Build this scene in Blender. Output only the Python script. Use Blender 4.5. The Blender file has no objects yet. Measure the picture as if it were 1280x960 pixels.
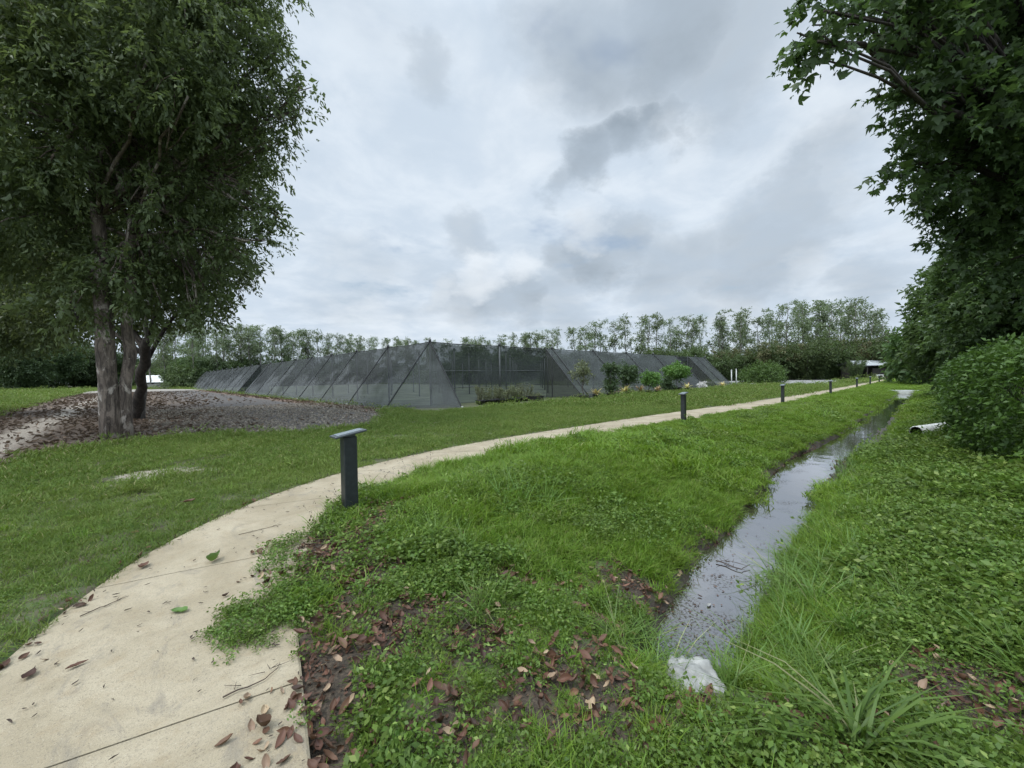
import bpy, math, random
import numpy as np
from mathutils import Matrix, Vector

rng = np.random.default_rng(7)
random.seed(7)
S = bpy.context.scene
COL = S.collection
PI = math.pi
R = math.radians

# World frame: X runs along the ditch and the path, Y to the left of them, camera above the origin.
EYE = 1.6
YAW = math.atan2(.724, .690)            # heading of the view from +X


# ------------------------------------------------------------------ noise / small maths
def _hash(ix, iy, seed):
    n = (ix.astype(np.int64) * 374761393 + iy.astype(np.int64) * 668265263 + seed * 144664) & 0x7fffffff
    n = ((n ^ (n >> 13)) * 1274126177) & 0x7fffffff
    return ((n ^ (n >> 16)) & 0xffff) / 65535.0


def vnoise(x, y, scale=1.0, seed=0):
    x = np.asarray(x, float) / scale
    y = np.asarray(y, float) / scale
    x, y = np.broadcast_arrays(x, y)
    ix, iy = np.floor(x), np.floor(y)
    fx, fy = x - ix, y - iy
    fx = fx * fx * (3 - 2 * fx)
    fy = fy * fy * (3 - 2 * fy)
    a = _hash(ix, iy, seed); b = _hash(ix + 1, iy, seed)
    c = _hash(ix, iy + 1, seed); d = _hash(ix + 1, iy + 1, seed)
    return (a * (1 - fx) + b * fx) * (1 - fy) + (c * (1 - fx) + d * fx) * fy


def fbm(x, y, scale=1.0, seed=0, octs=3):
    v = 0; a = .5; t = 0
    for k in range(octs):
        v = v + a * vnoise(x, y, scale / 2 ** k, seed + k * 17)
        t += a; a *= .5
    return v / t


def sstep(a, b, x):
    t = np.clip((x - a) / (b - a), 0, 1)
    return t * t * (3 - 2 * t)


def unit(v):
    return v / np.maximum(np.linalg.norm(v, axis=-1, keepdims=True), 1e-9)


def gauss(x, y, cx, cy, rx, ry=None):
    ry = ry or rx
    return np.exp(-(((x - cx) / rx) ** 2 + ((y - cy) / ry) ** 2))


def view_point(px, py, depth):
    """a point of the place seen in that direction (photo pixels) at that many metres ahead"""
    p = math.atan(9.3 / 500); r = math.atan(.015)
    fw = np.array([0, math.cos(p), -math.sin(p)]); u0 = np.array([0, math.sin(p), math.cos(p)]); r0 = np.array([1., 0, 0])
    rt = r0 * math.cos(r) - u0 * math.sin(r); up = r0 * math.sin(r) + u0 * math.cos(r)
    d = fw + rt * (px - 640) / 500 + up * (480 - py) / 500
    d = d * depth / d[1]
    c, s = math.sin(YAW), math.cos(YAW)      # X_old -> (c,-s), Y_old -> (s,c)
    return np.array([d[0] * c + d[1] * s, -d[0] * s + d[1] * c, EYE + d[2]])


def ground_point(px, py, z=0.0):
    a = view_point(px, py, 1.0); t = (z - EYE) / (a[2] - EYE)
    return a[0] * t, a[1] * t


def along(px, w):
    """X of the spot on the line Y = w seen in that direction"""
    return w / math.tan(YAW - math.atan((px - 640) / 500))


# ------------------------------------------------------------------ the lie of the land
CS = np.array([(-60, .3), (-8, .28), (-3, .2), (-1.2, .05), (-.2, -.1), (.5, -.22), (.95, -.34), (1.18, -.44), (1.27, -.55),
               (1.5, -.62), (1.9, -.62), (2.06, -.56), (2.13, -.45), (2.3, -.38), (2.7, -.27), (3.3, -.13), (4.0, -.03),
               (4.6, .02), (5.2, 0), (6, 0), (400, 0)])
CF = np.array([(-60, .1), (-3, .05), (0, 0), (1.2, -.10), (2.2, -.06), (3.2, .0), (4, .02), (5, 0), (400, 0)])
PATH_L = np.array([(-2.0, -3.0), (-1.6, -1.0), (-1.15, 1.2), (-.86, 2.6), (-.6, 3.6), (-.44, 4.05), (-.2, 4.6), (.17, 5.2), (.96, 6.03), (1.87, 6.62), (2.82, 7.08), (4.29, 7.45),
                   (6.23, 7.68), (9.22, 7.66), (13.96, 7.55), (18.7, 7.25), (26.3, 6.78), (33.7, 6.5), (43.6, 6.35), (62.8, 6.25), (100, 6.25), (170, 6.3)])
PATH_R = np.array([(-.5, -3.3), (-.1, -1.2), (.25, .6), (.5, 1.76), (.70, 2.64), (.85, 3.3), (1.0, 3.75), (1.25, 4.2), (1.65, 4.72), (2.44, 5.36), (3.67, 5.78), (5.82, 6.1),
                   (9.14, 6.18), (13.5, 5.95), (18.4, 5.6), (23.3, 5.3), (31, 5.15), (45, 5.05), (62, 5.05), (100, 5.05), (170, 5.1)])
# bare yard and track left of the net house
YARD = np.array([(-1.9, 11.6), (-1.35, 13.2), (-.9, 14.3), (.2, 14.9), (1.2, 14.9), (2.5, 13.9), (3.8, 13.1), (5.4, 13.2), (6.7, 13.9), (7.8, 15.8), (9.0, 18.4), (9.6, 19.5),
                 (9.6, 30), (9.6, 60), (9.6, 117), (-6, 117), (-6.3, 90), (-6.0, 60), (-5.4, 38), (-4.9, 26), (-4.7, 18), (-4.6, 13), (-4.4, 11)])


def resample(P, n):
    d = np.concatenate([[0], np.cumsum(np.linalg.norm(np.diff(P, axis=0), axis=1))])
    t = np.linspace(0, d[-1], n)
    return np.stack([np.interp(t, d, P[:, k]) for k in range(P.shape[1])], 1)


def smooth(P, it=2):
    for _ in range(it):
        Q = [P[0]]
        for a, b in zip(P[:-1], P[1:]):
            Q += [a * .75 + b * .25, a * .25 + b * .75]
        Q.append(P[-1]); P = np.array(Q)
    return P


def ragged(P, amp, scale, seed):
    """a closed outline made uneven"""
    Q = []
    for a, b in zip(P, np.roll(P, -1, 0)):
        L = np.linalg.norm(b - a); n = int(np.clip(L / .35, 1, 60))
        nrm = np.array([-(b - a)[1], (b - a)[0]]) / max(L, 1e-6)
        for k in range(n):
            q = a + (b - a) * k / n
            Q.append(q + nrm * amp * (fbm(q[0], q[1], scale, seed) - .5) * 2)
    return np.array(Q)


def in_poly(x, y, P):
    x = np.asarray(x); y = np.asarray(y)
    c = np.zeros(x.shape, bool)
    x0, y0 = P[:, 0], P[:, 1]
    x1, y1 = np.roll(x0, -1), np.roll(y0, -1)
    for a, b, e, f in zip(x0, y0, x1, y1):
        if b == f: continue
        m = ((b > y) != (f > y)) & (x < (e - a) * (y - b) / (f - b) + a)
        c ^= m
    return c


PL, PR = smooth(PATH_L), smooth(PATH_R)
PATH_POLY = np.concatenate([PL, PR[::-1]])
YARD_POLY = ragged(smooth(YARD, 1)[:], .35, 1.2, 5)
OFFX = np.array([(2.2, -1.0), (2.7, -.85), (3.0, -.7), (3.6, -.48), (4.6, -.3), (6.7, -.15), (9, .1), (11.4, .28), (13.5, .15), (16.7, 0), (60, -.05)])


def height(x, y):
    x = np.asarray(x, float); y = np.asarray(y, float)
    off = np.interp(x, OFFX[:, 0], OFFX[:, 1]) + .14 * (fbm(x, y * 0 + 3, .9, 3) - .5) * 2
    yp = y - off * np.exp(-((y - 2.1) / 1.2) ** 2)
    yp = yp - .10 * (fbm(x, y * 0 + 9, .7, 11) - .5) * 2 * np.exp(-((y - 1.2) / .5) ** 2)
    f = sstep(1.9, 3.0, x + .3 * np.abs(y - 1.2) * 0) * (1 - sstep(50.2, 51.4, x))
    f = f * (1 - .0 * y)
    z = np.interp(yp, CS[:, 0], CS[:, 1]) * f + np.interp(y, CF[:, 0], CF[:, 1]) * (1 - f)
    k = sstep(5.4, 4.2, y) * sstep(60, 20, np.hypot(x, y))
    z = z + k * (.07 * (fbm(x, y, .8, 21) - .5) + .03 * (fbm(x, y, .25, 31) - .5))
    z = z + .09 * np.exp(-((y - 4.1) / .7) ** 2) * sstep(10, 6, x) * sstep(1.5, 3, x)
    k2 = sstep(7.2, 8.5, y) * sstep(60, 25, np.hypot(x, y)) * (1 - in_poly(x, y, YARD_POLY))
    return z + k2 * .03 * (fbm(x, y, 1.5, 41) - .5)


def hz(x, y):
    return float(height(np.array([x]), np.array([y]))[0])


# ------------------------------------------------------------------ objects, tags, meshes
def tag(o, label=None, cat=None, group=None, kind=None):
    if label: o['label'] = label
    if cat: o['category'] = cat
    if group: o['group'] = group
    if kind: o['kind'] = kind
    return o


def empty(name, loc, rz=0, label=None, cat=None, group=None):
    o = bpy.data.objects.new(name, None); COL.objects.link(o)
    o.location = tuple(float(v) for v in loc); o.rotation_euler = (0, 0, rz); o.empty_display_size = .2
    return tag(o, label, cat, group)


def make_mesh(name, V, F, mat=None, smooth_=False, face_attr=None):
    V = np.asarray(V, float).reshape(-1, 3)
    me = bpy.data.meshes.new(name)
    if isinstance(F, np.ndarray) and F.ndim == 2:
        n, k = F.shape
        me.vertices.add(len(V)); me.vertices.foreach_set('co', V.astype(np.float32).ravel())
        me.loops.add(n * k); me.loops.foreach_set('vertex_index', F.astype(np.int32).ravel())
        me.polygons.add(n)
        me.polygons.foreach_set('loop_start', np.arange(0, n * k, k, dtype=np.int32))
        me.update(calc_edges=True)
    else:
        me.from_pydata(V.tolist(), [], [list(map(int, f)) for f in F])
    if smooth_:
        me.polygons.foreach_set('use_smooth', np.ones(len(me.polygons), bool))
    if face_attr is not None:
        a = me.attributes.new('tint', 'FLOAT', 'FACE')
        a.data.foreach_set('value', np.asarray(face_attr, np.float32))
    if mat: me.materials.append(mat)
    me.update()
    return me


def obj(name, me, parent=None, loc=None):
    o = bpy.data.objects.new(name, me); COL.objects.link(o)
    if parent: o.parent = parent
    if loc is not None: o.location = tuple(float(v) for v in loc)
    return o


class MB:
    """collects boxes, tubes and sheets into ONE mesh"""
    def __init__(self): self.V = []; self.F = []; self.n = 0

    def add(self, V, F):
        V = np.asarray(V, float).reshape(-1, 3)
        self.F += [[int(i) + self.n for i in f] for f in F]
        self.V.append(V); self.n += len(V); return self

    def box(self, c, size, rz=0, ry=0, bev=0.0):
        hx, hy, hz_ = np.array(size) / 2
        b = min(bev, hx * .45, hy * .45, hz_ * .45)
        if b <= 0:
            V = np.array([(sx * hx, sy * hy, sz * hz_) for sz in (-1, 1) for sx, sy in ((-1, -1), (1, -1), (1, 1), (-1, 1))])
            F = [(3, 2, 1, 0), (4, 5, 6, 7), (0, 1, 5, 4), (1, 2, 6, 5), (2, 3, 7, 6), (3, 0, 4, 7)]
        else:
            rings = []
            for z, ins in ((-hz_, b), (-hz_ + b, 0), (hz_ - b, 0), (hz_, b)):
                x, y = hx - ins, hy - ins
                rings.append([(-x + b, -y, z), (x - b, -y, z), (x, -y + b, z), (x, y - b, z), (x - b, y, z), (-x + b, y, z), (-x, y - b, z), (-x, -y + b, z)])
            V = np.array(rings).reshape(-1, 3); F = [tuple(range(7, -1, -1)), tuple(range(24, 32))]
            for r_ in range(3):
                for k in range(8):
                    F.append((r_ * 8 + k, r_ * 8 + (k + 1) % 8, r_ * 8 + 8 + (k + 1) % 8, r_ * 8 + 8 + k))
        M = Matrix.Rotation(rz, 3, 'Z') @ Matrix.Rotation(ry, 3, 'Y')
        V = V @ np.array(M).T + np.array(c, float)
        return self.add(V, F)

    def tube(self, P, rad, n=8, cap=True):
        P = np.asarray(P, float); rad = np.broadcast_to(np.asarray(rad, float), (len(P),))
        T = unit(np.gradient(P, axis=0))
        ref = np.array([.0, 0, 1]) if abs(T[0][2]) < .9 else np.array([1., 0, 0])
        a = unit(np.cross(T, ref)); b = np.cross(T, a)
        th = np.arange(n) * 2 * PI / n
        V = P[:, None] + rad[:, None, None] * (np.cos(th)[None, :, None] * a[:, None] + np.sin(th)[None, :, None] * b[:, None])
        F = [(i * n + k, i * n + (k + 1) % n, (i + 1) * n + (k + 1) % n, (i + 1) * n + k) for i in range(len(P) - 1) for k in range(n)]
        if cap: F += [tuple(range(n - 1, -1, -1)), tuple(range((len(P) - 1) * n, len(P) * n))]
        return self.add(V.reshape(-1, 3), F)

    def sheet(self, G):
        G = np.asarray(G, float); m, n = G.shape[:2]
        F = [(i * n + j, (i + 1) * n + j, (i + 1) * n + j + 1, i * n + j + 1) for i in range(m - 1) for j in range(n - 1)]
        return self.add(G.reshape(-1, 3), F)

    def build(self, name, mat, parent=None, smooth_=False):
        return obj(name, make_mesh(name, np.concatenate(self.V), self.F, mat, smooth_), parent)


# ------------------------------------------------------------------ materials
def new_mat(name):
    m = bpy.data.materials.new(name); m.use_nodes = True
    nt = m.node_tree; b = nt.nodes['Principled BSDF']
    return m, nt, b


def nd(nt, typ, ins=None, **kw):
    n = nt.nodes.new(typ)
    for k, v in kw.items(): setattr(n, k, v)
    for k, v in (ins or {}).items():
        if hasattr(v, 'node'): nt.links.new(v, n.inputs[k])
        else: n.inputs[k].default_value = v
    return n


def mixc(nt, fac, a, b, blend='MIX'):
    n = nt.nodes.new('ShaderNodeMix'); n.data_type = 'RGBA'; n.blend_type = blend
    for s, v in ((n.inputs[0], fac), (n.inputs[6], a), (n.inputs[7], b)):
        if hasattr(v, 'node'): nt.links.new(v, s)
        elif isinstance(v, (int, float)): s.default_value = v
        else: s.default_value = (*v, 1)
    return n.outputs[2]


def mth(nt, op, a, b=None, c=None):
    n = nt.nodes.new('ShaderNodeMath'); n.operation = op
    for i, v in enumerate((a, b, c)):
        if v is None: continue
        if hasattr(v, 'node'): nt.links.new(v, n.inputs[i])
        else: n.inputs[i].default_value = v
    return n.outputs[0]


def ramp(nt, fac, a, b, smoothx=True):
    n = nd(nt, 'ShaderNodeMapRange', {0: fac, 1: a, 2: b, 3: 0.0, 4: 1.0})
    if smoothx: n.interpolation_type = 'SMOOTHSTEP'
    return n.outputs[0]


def noise(nt, scale, detail=4, rough=.55, vec=None, distort=0):
    ins = {'Scale': scale, 'Detail': detail, 'Roughness': rough, 'Distortion': distort}
    if vec is not None: ins['Vector'] = vec
    return nd(nt, 'ShaderNodeTexNoise', ins).outputs[0]


def objvec(nt, scale=(1, 1, 1)):
    tc = nd(nt, 'ShaderNodeTexCoord')
    return nd(nt, 'ShaderNodeMapping', {'Vector': tc.outputs['Object'], 'Scale': scale}).outputs[0]


def bump(nt, b, h, strength=.4, dist=.02):
    n = nd(nt, 'ShaderNodeBump', {'Height': h, 'Strength': strength, 'Distance': dist})
    nt.links.new(n.outputs[0], b.inputs['Normal'])


def leaf_mat(name, c1, c2, trans=.3, rough=.5, c3=None, spec=.35):
    """foliage: per-leaf colour between c1 and c2, a few leaves c3; thin, so some light comes through"""
    m, nt, b = new_mat(name)
    at = nd(nt, 'ShaderNodeAttribute', attribute_name='tint')
    ins = nd(nt, 'ShaderNodeAttribute', attribute_name='tint', attribute_type='INSTANCER')
    oi = nd(nt, 'ShaderNodeObjectInfo')
    f = mth(nt, 'ADD', mth(nt, 'MULTIPLY', at.outputs['Fac'], .65), mth(nt, 'MULTIPLY', ins.outputs['Fac'], .45))
    col = mixc(nt, f, c1, c2)
    if c3: col = mixc(nt, ramp(nt, at.outputs['Fac'], .93, .99), col, c3)
    hs = nd(nt, 'ShaderNodeHueSaturation', {'Color': col, 'Value': mth(nt, 'ADD', mth(nt, 'MULTIPLY', oi.outputs['Random'], .3), .85),
                                            'Hue': mth(nt, 'ADD', mth(nt, 'MULTIPLY', oi.outputs['Random'], .02), .49)})
    col = hs.outputs[0]
    b.inputs['Roughness'].default_value = rough; b.inputs['Specular IOR Level'].default_value = spec
    nt.links.new(col, b.inputs['Base Color'])
    tr = nd(nt, 'ShaderNodeBsdfTranslucent', {'Color': mixc(nt, .35, col, (c2[0] * 1.3, c2[1] * 1.4, c2[2] * .6))})
    mx = nd(nt, 'ShaderNodeMixShader', {0: trans, 1: b.outputs[0], 2: tr.outputs[0]})
    nt.links.new(mx.outputs[0], nt.nodes['Material Output'].inputs[0])
    return m


def plain(name, col, rough=.6, var=.15, scale=8, metal=0, bmp=0, spec=.4):
    m, nt, b = new_mat(name)
    n = noise(nt, scale, 5, .6, objvec(nt))
    d = tuple(c * (1 - var) for c in col); l = tuple(min(1, c * (1 + var)) for c in col)
    nt.links.new(mixc(nt, ramp(nt, n, .3, .7), d, l), b.inputs['Base Color'])
    b.inputs['Roughness'].default_value = rough; b.inputs['Metallic'].default_value = metal; b.inputs['Specular IOR Level'].default_value = spec
    if bmp: bump(nt, b, n, bmp, .01)
    return m


def ground_material():
    m, nt, b = new_mat('lawn_soil')
    v = objvec(nt)
    big = noise(nt, .6, 4, .6, v); mid = noise(nt, 5, 5, .65, v); fine = noise(nt, 60, 3, .6, v)
    green = mixc(nt, ramp(nt, big, .35, .65), (.045, .082, .018), (.075, .115, .028))
    green = mixc(nt, ramp(nt, fine, .3, .7), green, (.035, .06, .016))
    green = mixc(nt, ramp(nt, mth(nt, 'ADD', mth(nt, 'MULTIPLY', fine, .5), mth(nt, 'MULTIPLY', mid, .5)), .42, .56), green, (.075, .062, .038))
    soil = mixc(nt, ramp(nt, fine, .3, .7), (.024, .018, .012), (.072, .054, .036))
    mk = nd(nt, 'ShaderNodeVertexColor', layer_name='mask')
    sp = nd(nt, 'ShaderNodeSeparateColor', {0: mk.outputs[0]})
    jit = mth(nt, 'MULTIPLY', mth(nt, 'SUBTRACT', mid, .5), .9)
    bare = ramp(nt, mth(nt, 'ADD', sp.outputs[0], jit), .35, .65)
    sand = ramp(nt, mth(nt, 'ADD', sp.outputs[1], jit), .45, .62)
    mud = ramp(nt, mth(nt, 'ADD', sp.outputs[2], mth(nt, 'MULTIPLY', jit, .6)), .35, .6)
    c = mixc(nt, bare, green, soil)
    c = mixc(nt, mth(nt, 'MULTIPLY', sand, .8), c, mixc(nt, ramp(nt, fine, .3, .7), (.22, .19, .145), (.40, .36, .30)))
    c = mixc(nt, mud, c, mixc(nt, ramp(nt, mid, .35, .65), (.022, .016, .011), (.055, .042, .028)))
    nt.links.new(c, b.inputs['Base Color'])
    nt.links.new(mth(nt, 'SUBTRACT', .95, mth(nt, 'MULTIPLY', mud, .45)), b.inputs['Roughness'])
    bump(nt, b, mth(nt, 'ADD', fine, mid), .7, .02)
    return m


def yard_material():
    m, nt, b = new_mat('mulch_gravel')
    v = objvec(nt)
    st = nd(nt, 'ShaderNodeTexVoronoi', {'Vector': v, 'Scale': 22.0})
    st2 = nd(nt, 'ShaderNodeTexVoronoi', {'Vector': v, 'Scale': 55.0})
    big = noise(nt, .5, 5, .65, v); mid = noise(nt, 3.2, 5, .7, v); fine = noise(nt, 45, 3, .6, v)
    rndc = nd(nt, 'ShaderNodeSeparateColor', {0: st.outputs['Color']}).outputs[0]
    grav = mixc(nt, rndc, (.055, .046, .037), (.175, .150, .120))
    grav = mixc(nt, ramp(nt, st2.outputs['Distance'], .25, .6), grav, (.05, .046, .046))
    lit = mixc(nt, rndc, (.035, .025, .018), (.105, .072, .05))
    lit = mixc(nt, ramp(nt, mid, .45, .7), lit, (.15, .115, .085))
    sand = mixc(nt, fine, (.30, .26, .21), (.46, .42, .36))
    x = nd(nt, 'ShaderNodeSeparateXYZ', {0: v})
    wob = mth(nt, 'MULTIPLY', mth(nt, 'SUBTRACT', big, .5), 3.5)
    xx = mth(nt, 'ADD', x.outputs[0], wob)
    c = mixc(nt, ramp(nt, xx, 1.0, 5.2), lit, grav)                       # stone lies towards the net house
    edge = ramp(nt, mth(nt, 'ADD', x.outputs[0], mth(nt, 'MULTIPLY', wob, .35)), 7.7, 8.5)
    c = mixc(nt, mth(nt, 'MULTIPLY', edge, .8), c, mixc(nt, rndc, (.07, .04, .026), (.22, .14, .095)))   # leaves blown along its foot
    rut = mth(nt, 'ABSOLUTE', mth(nt, 'ADD', mth(nt, 'ADD', x.outputs[0], 2.55), mth(nt, 'MULTIPLY', mth(nt, 'SUBTRACT', mid, .5), 1.5)))
    rf = mth(nt, 'MULTIPLY', mth(nt, 'SUBTRACT', 1.0, ramp(nt, rut, .15, .75)), ramp(nt, big, .34, .52))
    c = mixc(nt, mth(nt, 'MULTIPLY', rf, ramp(nt, fine, .3, .6)), c, sand)
    c = mixc(nt, ramp(nt, x.outputs[1], 85, 100), c, (.24, .22, .19))
    nt.links.new(c, b.inputs['Base Color']); b.inputs['Roughness'].default_value = .95
    bump(nt, b, mth(nt, 'ADD', st.outputs['Distance'], mid), .8, .03)
    return m


def concrete_material():
    m, nt, b = new_mat('path_concrete')
    v = objvec(nt)
    big = noise(nt, 1.1, 6, .65, v, .6); mid = noise(nt, 7, 6, .7, v); fine = noise(nt, 130, 3, .7, v)
    c = mixc(nt, ramp(nt, big, .3, .7), (.232, .192, .123), (.345, .297, .210))
    c = mixc(nt, mth(nt, 'MULTIPLY', ramp(nt, mid, .5, .7), .55), c, (.24, .185, .11))
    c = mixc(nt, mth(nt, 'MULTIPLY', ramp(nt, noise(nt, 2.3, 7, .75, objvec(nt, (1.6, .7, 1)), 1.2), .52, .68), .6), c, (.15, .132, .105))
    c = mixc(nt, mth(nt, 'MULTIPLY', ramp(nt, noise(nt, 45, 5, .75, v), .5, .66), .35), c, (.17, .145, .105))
    c = mixc(nt, mth(nt, 'MULTIPLY', ramp(nt, fine, .56, .68), .7), c, (.11, .092, .07))
    c = mixc(nt, mth(nt, 'MULTIPLY', ramp(nt, fine, .38, .28), .5), c, (.46, .43, .37))
    nt.links.new(c, b.inputs['Base Color']); b.inputs['Roughness'].default_value = .85
    bump(nt, b, mth(nt, 'ADD', fine, mid), .6, .008)
    return m


def water_material():
    m, nt, b = new_mat('ditch_water')
    v = objvec(nt)
    n = noise(nt, 3, 3, .5, v); deb = noise(nt, 38, 4, .7, v); big = noise(nt, 2.2, 4, .65, v)
    x = nd(nt, 'ShaderNodeSeparateXYZ', {0: v}).outputs[0]
    yy = nd(nt, 'ShaderNodeSeparateXYZ', {0: v}).outputs[1]
    where_ = mth(nt, 'ADD', mth(nt, 'ADD', big, mth(nt, 'MULTIPLY', ramp(nt, x, 5.2, 3.2), .22)), mth(nt, 'MULTIPLY', ramp(nt, yy, 1.75, 2.1), .12))
    scum = mth(nt, 'MULTIPLY', ramp(nt, deb, .48, .60), ramp(nt, where_, .56, .72))
    far = mth(nt, 'MULTIPLY', ramp(nt, x, 11, 16), ramp(nt, noise(nt, 14, 4, .7, v), .53, .64))
    scum = mth(nt, 'MAXIMUM', scum, far)
    dif = nd(nt, 'ShaderNodeBsdfDiffuse', {'Color': mixc(nt, scum, (.038, .032, .026), (.036, .03, .02))})
    bp = nd(nt, 'ShaderNodeBump', {'Height': n, 'Strength': .05, 'Distance': .05})
    gl = nd(nt, 'ShaderNodeBsdfGlossy', {'Color': (.95, .96, 1, 1), 'Roughness': .03, 'Normal': bp.outputs[0]})
    fr = nd(nt, 'ShaderNodeFresnel', {'IOR': 3.0})
    f = mth(nt, 'MULTIPLY', fr.outputs[0], mth(nt, 'SUBTRACT', 1.0, mth(nt, 'MULTIPLY', scum, .85)))
    f = mth(nt, 'MINIMUM', mth(nt, 'MULTIPLY', f, 1.55), .95)
    mx = nd(nt, 'ShaderNodeMixShader', {0: f, 1: dif.outputs[0], 2: gl.outputs[0]})
    nt.links.new(mx.outputs[0], nt.nodes['Material Output'].inputs[0])
    nt.nodes.remove(b)
    return m


def bark_material(name, dark, light, pale, patch=.58):
    m, nt, b = new_mat(name)
    v = objvec(nt, (1, 1, .22)); v2 = objvec(nt, (1, 1, .5))
    n = noise(nt, 9, 6, .7, v, .8); f = noise(nt, 34, 4, .7, v); p = noise(nt, 3.2, 5, .65, v2, .6)
    c = mixc(nt, ramp(nt, n, .35, .65), dark, light)
    c = mixc(nt, ramp(nt, p, patch, patch + .08), c, pale)
    c = mixc(nt, mth(nt, 'MULTIPLY', ramp(nt, f, .5, .7), .6), c, dark)
    nt.links.new(c, b.inputs['Base Color']); b.inputs['Roughness'].default_value = .9
    bump(nt, b, mth(nt, 'ADD', n, mth(nt, 'MULTIPLY', f, .5)), .9, .04)
    return m


def net_material(name, col, alpha, dust_glare=0.0):
    """woven shade cloth: threads with gaps light passes through, dust and painted glare as pale low patches"""
    m, nt, b = new_mat(name)
    v = objvec(nt)
    st = noise(nt, 1.1, 5, .65, objvec(nt, (.5, .5, .9)), .5); big = noise(nt, .22, 4, .6, v)
    c = mixc(nt, ramp(nt, st, .3, .7), tuple(k * .75 for k in col), tuple(k * 1.25 for k in col))
    if dust_glare:
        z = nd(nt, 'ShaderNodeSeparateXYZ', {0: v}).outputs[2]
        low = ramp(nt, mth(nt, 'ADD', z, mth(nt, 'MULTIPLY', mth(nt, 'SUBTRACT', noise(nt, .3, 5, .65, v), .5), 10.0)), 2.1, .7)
        c = mixc(nt, mth(nt, 'MULTIPLY', low, dust_glare), c, (.25, .265, .27))  # pale patches near the foot: dust, plus glare put into the cloth colour
    nt.links.new(c, b.inputs['Base Color']); b.inputs['Roughness'].default_value = .8; b.inputs['Specular IOR Level'].default_value = .2
    tr = nd(nt, 'ShaderNodeBsdfTransparent', {'Color': (.9, .92, .92, 1)})
    a = mth(nt, 'ADD', alpha, mth(nt, 'MULTIPLY', mth(nt, 'SUBTRACT', big, .5), .25))
    mx = nd(nt, 'ShaderNodeMixShader', {0: a, 1: tr.outputs[0], 2: b.outputs[0]})
    nt.links.new(mx.outputs[0], nt.nodes['Material Output'].inputs[0])
    return m


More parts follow.
